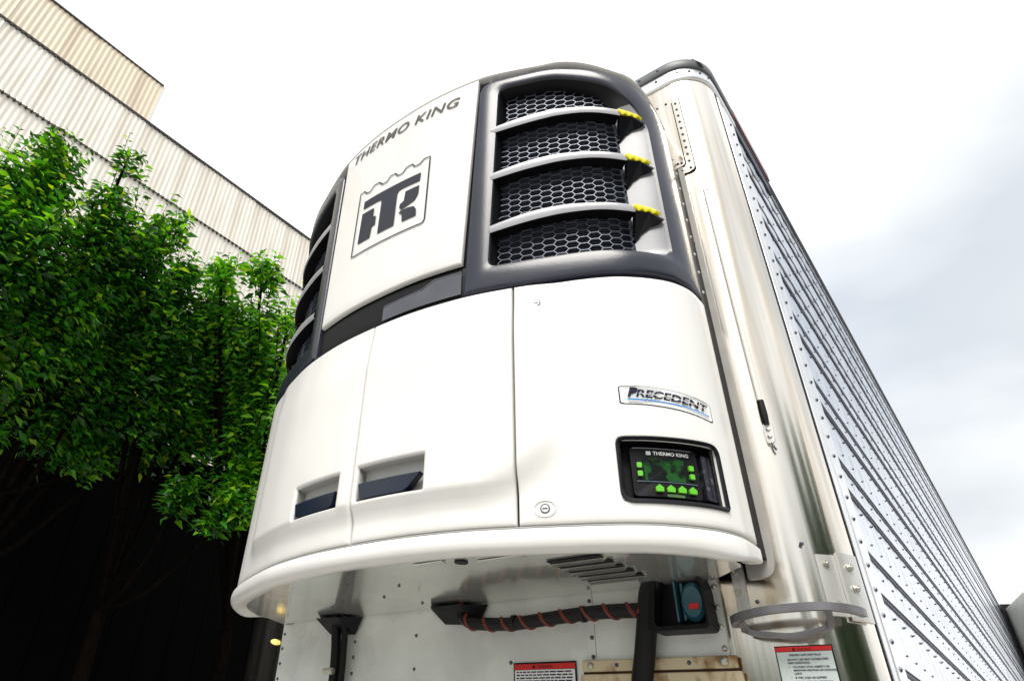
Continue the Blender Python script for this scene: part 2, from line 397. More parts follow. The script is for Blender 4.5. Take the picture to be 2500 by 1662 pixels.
# rear frame and the rear door swung open along the side
for sx in (TW-.005, -TW+.005): MB().box(sx-.06, sx+.03, Y1+.002, LEN, ZB, 4.06).build('rear_post', gloss, trailer, bevel=.01)
MB().box(-TW+.09, TW-.07, Y1+.05, LEN-.02, ZB, 4.0).build('rear_wall', alus, trailer)
da = Vector((1.43, 12.60, 0)); db = Vector((1.74, 11.40, 0)); dd = (db-da).normalized(); dn = Vector((-dd.y, dd.x, 0))
dr = MB(); q = [da, db, db+dn*-.09, da+dn*-.09]
dr.prism([(p.x, p.y, 1.22) for p in q], None, (0, 0, 2.83)); door = dr.build('rear_door', mat('door_pale_panel', (.60, .60, .55), .4, var=.1), trailer, bevel=.01)
q = [da-dd*.05, da+dd*.05, da+dd*.05-dn*.14, da-dd*.05-dn*.14]
MB().prism([(p.x, p.y, 1.2) for p in q], None, (0, 0, 2.92)).build('door_edge_shade', gloss, door)  # black strip stands for the door's hinge edge in shadow
for z in (1.6, 2.4, 3.2, 3.8): MB().box(1.28, 1.45, 12.58, 12.66, z, z+.08).build('hinge', cap_m, door, bevel=.008)
# floor, landing legs, rear wheels (below the picture, so that the trailer stands)
MB().box(-TW+.03, TW-.03, .06, LEN, 1.02, ZB+.01).build('floor', cap_m, trailer)
for sx in (-.75, .75):
    lg = MB().box(sx-.07, sx+.07, 2.6, 2.74, .06, 1.02).build('landing_leg', bar_m, trailer, bevel=.01); MB().box(sx-.14, sx+.14, 2.53, 2.81, 0, .06).build('foot', bar_m, lg)
for yw in (9.9, 11.15):
    for sx in (-1.02, 1.02):
        b = MB(); b.tube([(sx-.28, yw, .52), (sx-.26, yw, .52), (sx+.26, yw, .52), (sx+.28, yw, .52)], [.42, .52, .52, .42], 28)
        wl = b.build('wheel', tyre_m, trailer, smooth=True); MB().cyl((sx*1.27, yw, .52), (sx, 0, 0), .27, .03, 20).build('rim', alus, wl)
    MB().cyl((-1, yw, .52), (1, 0, 0), .07, 2.0).build('axle', bar_m, trailer)
MB().box(-.5, .5, 9.3, 11.8, .6, 1.02).build('bogie_frame', bar_m, trailer)

# ---- fittings on the front wall
# riveted access hatch beside the unit
hatch = MB()
oc = rpoly([(.98, 3.375), (1.176, 3.375), (1.176, 3.845), (.98, 3.845)], [.004, .028, .012, .004], 6, 3)
hatch.add(*bridge([[(x, -.001, z) for x, z in oc], [(x, -.005, z) for x, z in oc], [((x-1.08)*.99+1.08, -.006, (z-3.61)*.99+3.61) for x, z in oc]]))
hatch.add([((x-1.08)*.99+1.08, -.006, (z-3.61)*.99+3.61) for x, z in oc], [tuple(range(len(oc)))])
hat = hatch.build('access_hatch', steel, trailer)
MB().prism([((x-1.08)*1.035+1.08, -.0008, (z-3.61)*1.012+3.61) for x, z in oc], None, (0, -.0022, 0)).build('hatch_gasket', black, hat)
ig = rpoly([(.987, 3.4145), (1.1455, 3.4145), (1.1455, 3.8185), (.987, 3.8185)], [.004, .018, .006, .004], 6, 3)
MB().prism([(x, -.0058, z) for x, z in ig], None, (0, -.002, 0)).build('hatch_gasket', black, hat)
ic = rpoly([(.99, 3.418), (1.142, 3.418), (1.142, 3.815), (.99, 3.815)], [.004, .018, .006, .004], 6, 3)
b = MB(); b.add(*bridge([[(x, -.0062, z) for x, z in ic], [(x, -.011, z) for x, z in ic]])); b.add([(x, -.011, z) for x, z in ic], [tuple(range(len(ic)))]); b.build('hatch_panel', steel, hat)
hr = MB().dome((0, 0, 0), (0, -1, 0), .0062, .005).build('rivet', rivd, hat); hr.location = (1.159, -.006, 3.395)
for z in np.arange(3.435, 3.84, .041): inst(hr, 'rivet', hat, (1.159, -.006, z))
for x in (1.075, 1.10, 1.125): inst(hr, 'rivet', hat, (x, -.006, 3.397))
for x, z in ((1.09, 3.43), (1.115, 3.44), (1.13, 3.436), (1.08, 3.83), (1.12, 3.83), (1.07, 3.75)): inst(hr, 'rivet', hat, (x, -.011 if z < 3.8 else -.006, z))
# thin drain tube with its clamps
dt = MB(); dt.tube([(1.190, -.012, 3.235), (1.191, -.012, 2.80), (1.1935, -.012, 2.31)], .0085, 10); tube = dt.build('drain_tube', mat('white_tube', (.74, .72, .68), .3), trailer, smooth=True)
MB().tube([(1.1937, -.012, 2.315), (1.194, -.012, 2.265), (1.1955, -.012, 2.235)], [.0105, .0115, .008], 10).build('tube_sleeve', hose_m, tube, smooth=True)
b = MB(); oc = rpoly([(1.184, 2.176), (1.206, 2.176), (1.21, 2.238), (1.18, 2.238)], [.008, .008, .006, .006], 4, 1)
b.prism([(x, -.003, z) for x, z in oc], None, (0, -.006, 0)); cl = b.build('tube_clamp', alub, tube)
for z in (2.196, 2.219): MB().dome((1.195, -.009, z), (0, -1, 0), .0075, .004).build('rivet', bolt_m, cl)
MB().tube([(1.196, -.006, 2.176), (1.199, -.008, 2.163), (1.203, -.006, 2.152)], .0035, 6).build('clamp_pin', rivd, cl)
b = MB(); b.dome((1.190, -.004, 3.245), (0, -1, 0), .012, .008); b.build('tube_bracket', bolt_m, tube)
# small grey lamp knob
b = MB(); b.dome((1.096, -.0, 3.01), (0, -1, 0), .018, .026, 12); kn = b.build('marker_knob', bar_m, trailer, smooth=True); MB().dome((1.105, -.024, 3.008), (.6, -1, 0), .006, .006).build('knob_tip', red, kn)
# rusty specks / screws on the steel
for x, z in ((1.058, 1.742), (1.078, 1.66), (1.203, 1.88), (1.062, 2.05)):
    MB().dome((x, 0.0, z), (0, -1, 0), .006, .006).build('screw', rivd, trailer)
# white bulkhead sheets under the unit
def sheet(x0, x1, z0, z1, y, t, name, m, parent, nx=10, nz=6, amp=0.0015):
    V = []; F = []
    for j in range(nz+1):
        for i in range(nx+1):
            x = x0+(x1-x0)*i/nx; z = z0+(z1-z0)*j/nz; e = 0 if i in (0, nx) or j in (0, nz) else random.uniform(-amp, amp)
            V.append((x, y-t+e, z))
    for j in range(nz):
        for i in range(nx): a = j*(nx+1)+i; F.append((a, a+1, a+nx+2, a+nx+1))
    n = len(V); V += [(x0, y, z0), (x1, y, z0), (x1, y, z1), (x0, y, z1)]
    F += [tuple(range(0, nx+1))+(n+1, n), tuple(range(nx, n, nx+1))+(n+2, n+1), tuple(range(n-1, n-nx-2, -1))+(n+3, n+2), tuple(range(n-nx-1, -1, -(nx+1)))+(n, n+3)]
    b = MB(); b.add(V, F); return b.build(name, m, parent, smooth=True, angle=30)
bl = sheet(-.962, .5655, ZB, 1.808, -.001, .006, 'bulkhead_sheet', pan_m, trailer, 16, 8)
br = sheet(.5675, .962, ZB, 1.808, -.001, .006, 'bulkhead_sheet', pan_m, trailer, 6, 8)
wr = MB().dome((0, 0, 0), (0, -1, 0), .0068, .006).build('rivet', rivd, bl); wr.location = (-.491, -.007, 1.769)
for x, z in ((-.493, 1.711), (-.494, 1.655), (-.494, 1.598), (-.495, 1.54), (-.168, 1.718), (-.168, 1.606), (.255, 1.615), (.255, 1.73), (.556, 1.783), (.556, 1.676), (.556, 1.622),
             (-.947, 1.763), (-.947, 1.705), (-.947, 1.646), (-.947, 1.587), (-.947, 1.53)): inst(wr, 'rivet', bl, (x, -.007, z))
bd = MB(); bd.dome((0, 0, 0), (0, -1, 0), .0085, .007, 10); wb = bd.build('bolt', bolt_m, br, smooth=True); wb.location = (.952, -.007, 1.79)
for z in (1.735, 1.684, 1.63): inst(wb, 'bolt', br, (.952, -.007, z))
MB().box(-.96, .96, -.020, -.0015, 1.8095, 1.818).build('bulkhead_flange', pan_m, trailer)
# rusty cream rub plates
rp = MB().box(.522, .982, -.022, -.0085, 1.580, 1.611).build('rub_plate', rust, trailer, bevel=.003)
MB().box(.524, .980, -.015, -.0085, 1.573, 1.580).build('groove', rustd, rp)
MB().box(.518, .990, -.026, -.0085, 1.42, 1.573).build('lower_lip', rust, rp, bevel=.003)
for x, r in ((.552, .0105), (.637, .006), (.853, .006), (.948, .0125)):
    MB().dome((x, -.022, 1.596), (0, -1, 0), r, r*.7, 10).build('bolt', bolt_m if r > .01 else rivd, rp, smooth=True)
# warning labels -----------------------------------------------------------
def label(x0, x1, zt, zb, hdr, lines, y, name, mbase, parent=trailer):
    lb = MB().box(x0, x1, y-.001, y, zb, zt).build(name, black, parent)
    t = .0055*(x1-x0)/.13
    MB().box(x0+t*.55, x1-t*.55, y-.0022, y-.0011, zb, zt-hdr).build('label_field', mbase, lb)
    MB().box(x0+t*.4, x1-t*.3, y-.0022, y-.0011, zt-hdr+.0012, zt-t*.5).build('label_header', red, lb)
    W = x1-x0
    tri = MB(); cx = x0+W*.34; cz = zt-hdr*.55; h = hdr*.28
    tri.prism([(cx-h, y-.0022, cz-h*.8), (cx+h, y-.0022, cz-h*.8), (cx, y-.0022, cz+h)], None, (0, -.0008, 0)); tri.build('warning_triangle', black, lb)
    v, f = text2d('WARNING', bold=.02); sc = W*.24/(v[:, 0].max()); 
    patch2d('header_text', mat('header_print', (.12, .004, .004), .5), lb, v*sc, f, lambda a, c, o: (x0+W*.40+a, y-.0030, zt-hdr*.78+c))
    for (tx, dx, dz, hgt) in lines:
        v, f = text2d(tx, bold=.026); v = v*hgt
        patch2d('label_text', navy, lb, v, f, lambda a, c, o, dx=dx, dz=dz: (x0+W*dx+a, y-.0030, zt-hdr-dz+c))
    return lb
H = .0062
label(1.076, 1.212, 1.630, 1.44, .0145, [
    ('PREVENT SLIPS AND FALLS', .24, .0095, H), ('DO NOT USE VENT ACCESS STEPS', .19, .020, H), ('AND HANDHOLD:', .19, .0275, H),
    ('\u2022', .19, .037, H), ('TO START, STOP, INSPECT OR', .26, .037, H), ('MAINTAIN HEATING OR COOLING', .26, .0445, H), ('UNITS', .26, .052, H),
    ('\u2022', .19, .061, H), ('IF WET, ICED OR SLIPPERY', .26, .061, H), ('\u2022', .19, .070, H), ('IF DAMAGED OR NOT FIRMLY', .26, .070, H), ('ATTACHED', .26, .0775, H)], -.002, 'warning_label', labelg)
H2 = .0075
lb1 = label(.268, .498, 1.613, 1.47, .022, [
], -.0105, 'warning_label', labelw)
# print on this label is too small to read in the picture: rows of word-long dashes
wd_ = MB()
for k in range(7):
    x = .280; z = 1.583-k*.0085
    while x < .478:
        l_ = random.uniform(.008, .024); wd_.box(x, min(.484, x+l_), -.0130, -.0127, z, z+.0038); x += l_+.0035
tag(wd_.build('fine_print', navy, lb1), kind='stuff')
# step loop with its straps ------------------------------------------------
step = MB()
def flatbar(pts, h, t):
    b = MB(); P = [Vector(p) for p in pts]; m = len(P); V = []; F = []
    for i in range(m):
        T = (P[min(i+1, m-1)]-P[max(0, i-1)]).normalized(); nrm = Vector((0, 0, 1)).cross(T)
        if nrm.length < .05: nrm = Vector((1, 0, 0))
        nrm.normalize(); u = T.cross(nrm)
        for a, c in ((-1, -1), (1, -1), (1, 1), (-1, 1)): V.append(P[i]+nrm*a*t+u*c*h)
    for i in range(m-1):
        for j in range(4): F.append((i*4+j, i*4+(j+1) % 4, (i+1)*4+(j+1) % 4, (i+1)*4+j))
    F += [(0, 1, 2, 3), ((m-1)*4, (m-1)*4+3, (m-1)*4+2, (m-1)*4+1)]
    return b.add(V, F)
def spline(pts, n=8):
    P = [np.array(p, float) for p in pts]; P = [2*P[0]-P[1]]+P+[2*P[-1]-P[-2]]; r = []
    for i in range(1, len(P)-2):
        for t in np.linspace(0, 1, n, endpoint=False):
            a, b, c, e = P[i-1:i+3]; r.append(.5*((2*b)+(c-a)*t+(2*a-5*b+4*c-e)*t*t+(3*b-a-3*c+e)*t**3))
    r.append(P[-2]); return [tuple(x) for x in r]
so = flatbar(spline([(1.000, -.030, 1.683), (1.003, -.056, 1.688), (1.035, -.078, 1.694), (1.095, -.090, 1.700), (1.16, -.092, 1.702), (1.225, -.085, 1.702), (1.268, -.060, 1.700), (1.292, -.012, 1.700), (1.298, .02, 1.70)]), .0095, .0075).build('step_loop', bar_m, trailer, smooth=True, angle=50)
flatbar(spline([(1.022, -.060, 1.686), (1.025, -.040, 1.669), (1.040, -.032, 1.659), (1.09, -.030, 1.652), (1.135, -.030, 1.648), (1.19, -.032, 1.655), (1.222, -.036, 1.664), (1.234, -.052, 1.680), (1.237, -.078, 1.697)]), .0065, .008).build('inner_bar', bar_m, so, smooth=True, angle=50)
st = MB().box(1.005, 1.036, -.010, -.001, 1.690, 1.846)
for k in range(4): st.box(1.007+k*.0075, 1.0105+k*.0075, -.0125, -.010, 1.690, 1.846)
strap = st.build('step_strap', alub, so, bevel=.001)
hexb = MB(); hexb.cyl((0, 0, 0), (0, -1, 0), .010, .003, 16); hexb.cyl((0, -.003, 0), (0, -1, 0), .0075, .005, 6); hexb.dome((0, -.008, 0), (0, -1, 0), .004, .003, 6)
hb0 = hexb.build('bolt', bolt_m, strap); hb0.location = (1.0165, -.0125, 1.822); inst(hb0, 'bolt', strap, (1.0150, -.0125, 1.768))
def cy(x):      # y of the front surface incl. rounded corner
    t = max(0, min(1, (x-(TW-CRX))/CRX)); return CRY-CRY*math.sqrt(max(0, 1-t*t))
def cplate(x0, x1, z0, z1, off, t, name, m, par, n=8):
    xs = np.linspace(x0, x1, n); pts = [(x, cy(x)) for x in xs]; A = offs(pts, off+t); B = offs(pts, off)
    V, F = bridge([[(x, y, z0) for x, y in B], [(x, y, z0) for x, y in A], [(x, y, z1) for x, y in A], [(x, y, z1) for x, y in B], [(x, y, z0) for x, y in B]], closed=False)
    k = n; F += [tuple(i*n for i in range(4)), tuple(i*n+n-1 for i in range(4))]
    return MB().add(V, F).build(name, m, par, smooth=True, angle=35)
pl = cplate(1.222, 1.262, 1.70, 1.854, .001, .004, 'mounting_plate', alub, so)
sp2 = cplate(1.259, 1.2885, 1.69, 1.860, .006, .010, 'step_strap', alub, so)
for x, z, par in ((1.239, 1.830, pl), (1.241, 1.728, pl), (1.2735, 1.823, sp2), (1.2745, 1.770, sp2)):
    t = (x-(TW-CRX))/CRX; a = math.asin(min(1, t)); off = .006 if par is pl else .017
    inst(hb0, 'bolt', par, (x+math.sin(a)*off, cy(x)-math.cos(a)*off, z), rot=(0, 0, a), scale=(1, 1, 1) if par is sp2 else (.85, .85, .85))
inst(hb0, 'bolt', so, (1.2885, cy(1.2885), 1.842), rot=(0, 0, 1.25), scale=(.6, .6, .6))
inst(hb0, 'bolt', so, (1.292, cy(1.292), 1.735), rot=(0, 0, 1.35), scale=(.6, .6, .6))
# amber clearance lamp on the far left corner
b = MB(); b.dome((-1.012, -.002, 1.735), (0, -1, 0), .012, .025, 12); b.build('clearance_lamp', amber, trailer, smooth=True)

# ================================================================== REFRIGERATION UNIT
unit = thing('refrigeration_unit', 'white bow-fronted refrigeration unit with dark honeycomb grilles on the trailer front', 'refrigeration unit', (UX, -.3, 1.78))
unit.location = (0, 0, 0)
E = PF.e; sx = PF.sx
Z1, Z2 = 1.862, 2.668
SC, S2 = sx(.082), sx(.640); G = .004
def emboss(s, z):
    # raised field over both doors that runs into the right panel, sides and foot rounded back
    r = sx(.75); l = sx(-.60); x = s
    zc = 2.005+.10*sm(sx(.45), sx(.80), x)**2
    a = sm(1.925, 1.988+.05*sm(sx(.5), r, x), z-.10*sm(sx(.50), r+.05, x)**2)
    b = 1-sm(r-.09, r+.05, x); c = sm(l-.06, l+.06, x)
    e = 1-sm(2.45, 2.66, z)*.6
    return .025*a*b*c*e
def hrect(x0, x1, z0, z1): return (sx(x0), sx(x1), z0, z1)
h1 = hrect(-.222, .016, 1.984, 2.094); h2 = hrect(.106, .364, 1.986, 2.098)
dl = skin('door', white, unit, -E+.012, SC-G, Z1, Z2, thick=.02, fil=.010, holes=[h1], offf=emboss, ds=.022, dz=.022)
dr_ = skin('door', white, unit, SC+G*.7, S2-G, Z1, Z2, thick=.02, fil=.010, holes=[h2], offf=emboss, ds=.022, dz=.022)
D0 = (sx(.905), sx(1.098), 1.922, 2.092)
rp_ = skin('side_panel', white, unit, S2+G*.6, E-.006, Z1, Z2, thick=.02, fil=.010, holes=[D0], offf=emboss, ds=.022, dz=.022)
def recess(hole, depth, name, m, parent, base, lip=0.002, slope=0.0):
    a, b, c, d = hole; n = 14; ss = np.linspace(a, b, n)
    def o(s, z): return emboss(s, z)
    L0 = [P3(s, c, o(s, c)-.011) for s in ss]; L1 = [P3(s, d, o(s, d)-.011) for s in ss]
    B0 = [P3(s, c+slope, o(s, c)-depth) for s in ss]; B1 = [P3(s, d-.002, o(s, d)-depth) for s in ss]
    V, F = bridge([L0, B0, B1, L1], closed=False); n_ = n
    F += [(0, n, 2*n, 3*n), (n-1, 2*n-1, 3*n-1, 4*n-1)]
    return MB().add(V, F).build(name, m, parent)
def flap(hole, zt0, zt1, xin, name, parent):
    # dark lower finger flap, bottom right corner cut back
    a, b, c, d = hole; n = 16; pts = []
    lo = []; hi = []
    for i in range(n):
        t = i/(n-1); cut = .010*sm(.86, 1.0, t)**2+.006*(1-sm(0, .06, t))
        lo.append((a+.020+(b-xin-.012-a-.020)*t, c+.003+cut)); hi.append((a+.008+(b-.012-a-.008)*t, zt0+(zt1-zt0)*t))
    V, F = bridge([[P3(s, z, emboss(s, z)-.030) for s, z in lo], [P3(s, z, emboss(s, z)-.003) for s, z in lo], [P3(s, z-.004, emboss(s, z)-.002) for s, z in hi], [P3(s, z, emboss(s, z)-.007) for s, z in hi], [P3(s, z, emboss(s, z)-.030) for s, z in hi]], closed=False)
    F += [tuple(k*n for k in range(5)), tuple(k*n+n-1 for k in range(5))]
    return MB().add(V, F).build(name, mat('blue_black_handle', (.008, .014, .030), .25), parent, smooth=True, angle=40)
hl_m = mat('handle_recess_grey', (.50, .50, .48), .4)
recess(h1, .042, 'handle_recess', hl_m, dl, 0, slope=0); recess(h2, .042, 'handle_recess', hl_m, dr_, 0)
flap(h1, 2.040, 2.040, .006, 'handle', dl); flap(h2, 2.044, 2.044, .040, 'handle', dr_)
# quarter-turn locks
for x, z, ring in ((.714, 2.585, 0), (.711, 1.905, 1)):
    s = sx(x); o = emboss(s, z); c = Vector(P3(s, z, o)); nx, ny = PF.at(s, 1); n = (Vector((nx, ny, z))-Vector(P3(s, z, 0))).normalized()
    lk = MB().cyl(c-n*.006, n, .0135, .0068, 20).build('lock', rivd, rp_, smooth=True); MB().cyl(c+n*.0004, n, .0100, .0018, 20).build('lock_face', labelw, lk, smooth=True)
    T = Vector((-n.y, n.x, 0)); q = [c+n*.0022+T*a*.0075+Vector((0, 0, b*.0017)) for a, b in ((-1, -1), (1, -1), (1, 1), (-1, 1))]
    MB().prism(q, None, n*.0008).build('key_slot', rivd, lk)
    if ring:
        pts = [c+n*.001+T*math.cos(t)*.030+Vector((0, 0, math.sin(t)*.022)) for t in np.linspace(0, 2*math.pi, 28)]
        MB().tube(pts, .0016, 5).build('lock_dish', white, lk)
# badge ---------------------------------------------------------------------
def bmap(a, b, o=.0015):   # a 0..1 along, b 0..1 up
    s = sx(.918)+(sx(1.103)-sx(.918))*a; z = 2.200+.060*b-.030*a*a; return P3(s, z, o)
def rrect(x0, x1, y0, y1, r, asp, n=5):
    return [tuple(p) for p in rpoly([(x0, y0), (x1, y0), (x1, y1), (x0, y1)], [r]*4, n, 8)]
def scaled(poly, fx, fy): return [((a-.5)*fx+.5, (b-.5)*fy+.5) for a, b in poly]
pol = rrect(0, 1, 0, 1, .10, 1)
bo = MB(); bo.add([bmap(a, b, .0012) for a, b in pol]+[bmap(.5, .5, .0012)], [(i, (i+1) % len(pol), len(pol)) for i in range(len(pol))])
badge = bo.build('badge', navy, rp_)
def grid2(fn, m, name, parent, x0, x1, y0, y1, o, shear=0.0, n=10):
    V, F = bridge([[fn(x0+(x1-x0)*i/n+shear*(yy-y0), yy, o) for i in range(n+1)] for yy in (y0, y1)], closed=False); return MB().add(V, F).build(name, m, parent)
ip = scaled(pol, .975, .93)
bi = MB(); bi.add([bmap(a, b, .0022) for a, b in ip]+[bmap(.5, .5, .0022)], [(i, (i+1) % len(ip), len(ip)) for i in range(len(ip))]); bi.build('badge_field', labelw, badge)
for x0, wd in ((.20, .16), (.37, .03), (.415, .02)):
    grid2(bmap, pale, 'badge_stripe', badge, x0-.12, x0-.12+wd, .10, .90, .0027, shear=.16)
v, f = text2d('PRECEDENT', bold=.028, shear=.28, space=1.02); v, f = subdiv2d(v, f, .35)
v = np.array(v); w0 = v[:, 0].min(); w1 = v[:, 0].max(); hh = v[:, 1].max()
def bt(a, c, o): k = (a-w0)/(w1-w0); return bmap(.09+.86*k, .40+.40*c/hh, .0032)
patch2d('badge_lettering', navy, badge, v, f, bt)
v, f = text2d('P', bold=.035, shear=.28); v = np.array(v); hp = v[:, 1].max(); wp = v[:, 0].max()
patch2d('badge_initial', navy, badge, v, f, lambda a, c, o: bmap(.08+.115*a/wp, .40+.50*c/hp, .0034))
grid2(bmap, labelw, 'badge_cut', badge, .20, .95, .565, .595, .0038)
grid2(bmap, blue, 'badge_line', badge, .08, .95, .22, .285, .0032)
# controller in its recess ----------------------------------------------------
rec = recess(D0, .050, 'controller_recess', black, rp_, 0)
def dmap(a, b, o=0):  # controller face, sunk 3 cm
    s = D0[0]+(D0[1]-D0[0])*a; return P3(s, D0[2]+(D0[3]-D0[2])*b, -.026+o)
def solid(fn, pol, o0, o1, name, m, parent, c=None, smooth=False):
    n = len(pol); c = c or (sum(p[0] for p in pol)/n, sum(p[1] for p in pol)/n)
    b = MB(); V = [fn(a, q, o0) for a, q in pol]+[fn(a, q, o1) for a, q in pol]+[fn(c[0], c[1], o1)]
    F = [(i, (i+1) % n, n+(i+1) % n, n+i) for i in range(n)]+[(n+i, n+(i+1) % n, 2*n) for i in range(n)]
    return b.add(V, F).build(name, m, parent, smooth=smooth, angle=40)
face = solid(dmap, rrect(.10, .80, .10, .92, .06, 1), -.02, .004, 'controller', black, rp_)
solid(dmap, rrect(.225, .64, .36, .73, .02, 1), .003, .0052, 'screen', lcd, face)
grid2(dmap, mat('controller_trim', (.10, .14, .19), .3), 'trim_line', face, .14, .76, .335, .347, .0056)
grid2(dmap, mat('controller_edge', (.20, .21, .23), .25), 'top_bezel', face, .13, .74, .89, .905, .0056)
key = [(0, 0), (1, 0), (1.04, .55), (.5, 1.0), (-.04, .55)]
for k in range(4):
    x0 = .315+k*.112; solid(dmap, [(x0+.075*a, .175+.115*b) for a, b in key], .003, .011, 'soft_key', green, face)
for x0 in (.155, .685):
    for z0 in (.42, .56): solid(dmap, rrect(x0, x0+.05, z0, z0+.085, .014, 1), .003, .010, 'side_key', green, face)
solid(dmap, rrect(.42, .60, .10, .145, .02, 1), .003, .0075, 'status_light', mat('status_green', (.08, .16, .06), .3), face)
v, f = text2d('THERMO KING', bold=.02); v = np.array(v); v -= v.min(0); wv = v[:, 0].max(); hv = v[:, 1].max()
patch2d('controller_lettering', labelw, face, v, f, lambda a, c, o: dmap(.335+.37*a/wv, .785+.062*c/hv, .0062))
solid(dmap, rrect(.265, .312, .785, .847, .008, 1), .003, .0060, 'controller_emblem', pale, face)
solid(dmap, rrect(.855, .985, .12, .86, .03, 1), -.02, .006, 'side_socket', mat('socket_dark', (.02, .02, .03), .2, col2=(.10, .11, .13), vscale=60, thr=(.3, .42)), rec)
# rounded bezel around the recess
a, b, c, d = D0
bz = [P3(s, z, emboss(s, z)+.001) for s, z in [tuple(p) for p in rpoly([(a-.004, c-.004), (b+.004, c-.004), (b+.004, d+.004), (a-.004, d+.004)], [.03, .006, .03, .02], 6, 8)]]
MB().tube(bz+[bz[0]], .0065, 6).build('recess_bezel', gloss, rec, smooth=True)

# dark strip between lower doors and upper panels ---------------------------
SLt, SLb = sx(-.325), sx(-.314)
strip = skin('dark_strip', black, unit, sx(-.345), sx(.470), 2.684, 2.822, off=-.018, thick=.02, fil=.006)
sp_pol = [(sx(.10), 2.698), (sx(.452), 2.698), (sx(.452), 2.795), (sx(.335), 2.795), (sx(.29), 2.770), (sx(.10), 2.760)]
tp, tf = subdiv2d(sp_pol, [tuple(range(6))], .05)
b = MB(); b.add([P3(s, z, -.010) for s, z in tp], tf); b.build('strip_plate', mat('strip_grey', (.09, .095, .115), .35, var=.2), strip)
pts = [(sx(.105), 2.764), (sx(.285), 2.774), (sx(.335), 2.798), (sx(.45), 2.798)]
MB().tube([P3(s, z, -.009) for s, z in pts], .002, 5).build('strip_edge', greyl, strip)
# centre panel -----------------------------------------------------------------
CL0, CL1, CR0, CR1 = sx(-.305), sx(-.335), sx(.452), sx(.505)
ZCB, ZCT = 2.832, 3.888
def cmap(s, z):
    t = (z-ZCB)/(ZCT-ZCB); u = (s-CL0)/(CR0-CL0); return (CL0+(CL1-CL0)*t)*(1-u)+(CR0+(CR1-CR0)*t)*u
cp = skin('center_panel', white, unit, CL0, CR0, ZCB, ZCT, thick=.02, fil=.008, smap=cmap, ds=.012, dz=.05)
def fr(x, z, o): return P3(sx(x), z, o)
def flatpoly(poly, name, m, parent, o=.0035):
    tv, tf = subdiv2d(poly, [tuple(range(len(poly)))], .06); b = MB(); b.add([fr(a, c, o) for a, c in tv], tf); return b.build(name, m, parent)
border = [(-.142, 3.131), (-.146, 3.523), (-.115, 3.519), (-.1, 3.498), (-.074, 3.49), (-.048, 3.515), (-.016, 3.513), (.011, 3.484), (.039, 3.483), (.056, 3.506), (.086, 3.505), (.106, 3.479), (.133, 3.476), (.153, 3.5), (.187, 3.501), (.202, 3.477), (.23, 3.476), (.253, 3.496), (.284, 3.493), (.28, 3.126), (.274, 3.114), (.262, 3.108), (-.12, 3.125)]
em = flatpoly([(-.104, 3.443), (.082, 3.428), (.242, 3.416), (.239, 3.368), (.143, 3.376), (.123, 3.374), (.115, 3.36), (.114, 3.175), (.018, 3.179), (.019, 3.371), (.01, 3.384), (-.013, 3.388), (-.104, 3.396)], 'emblem', inkd, cp)
flatpoly([(-.106, 3.367), (-.026, 3.358), (-.024, 3.304), (-.006, 3.298), (-.005, 3.246), (-.025, 3.246), (-.029, 3.183), (-.109, 3.188)], 'emblem_shape', inkd, em)
flatpoly([(.163, 3.345), (.238, 3.341), (.237, 3.293), (.22, 3.263), (.19, 3.254), (.148, 3.246), (.136, 3.262), (.138, 3.282), (.159, 3.292), (.161, 3.318)], 'emblem_shape', inkd, em)
flatpoly([(.135, 3.232), (.149, 3.240), (.187, 3.238), (.219, 3.228), (.232, 3.204), (.234, 3.168), (.159, 3.171), (.155, 3.215)], 'emblem_shape', inkd, em)
bl_ = []
for i in range(len(border)):
    p, q = np.array(border[i]), np.array(border[(i+1) % len(border)]); k = max(1, int(np.linalg.norm(q-p)/.03))
    for t in range(k): bl_.append(p+(q-p)*t/k)
bl2 = []
n = len(bl_)
V = []
for i in range(n):
    t = bl_[(i+1) % n]-bl_[i-1]; t = t/np.linalg.norm(t); nn = np.array([t[1], -t[0]]); V += [fr(*(bl_[i]-nn*.0036), .0035), fr(*(bl_[i]+nn*.0036), .0035)]
MB().add(V, [(2*i, 2*((i+1) % n), 2*((i+1) % n)+1, 2*i+1) for i in range(n)]).build('emblem_border', inkd, em)
v, f = text2d('THERMO KING', bold=.012, shear=.28, space=1.08); v, f = subdiv2d(v, f, .6); v = np.array(v); v -= v.min(0); wv = v[:, 0].max(); hv = v[:, 1].max()
patch2d('lettering', ink, cp, v, f, lambda a, c, o: fr(-.255+.676*a/wv, 3.803-.048*a/wv+.060*c/hv, .0035))
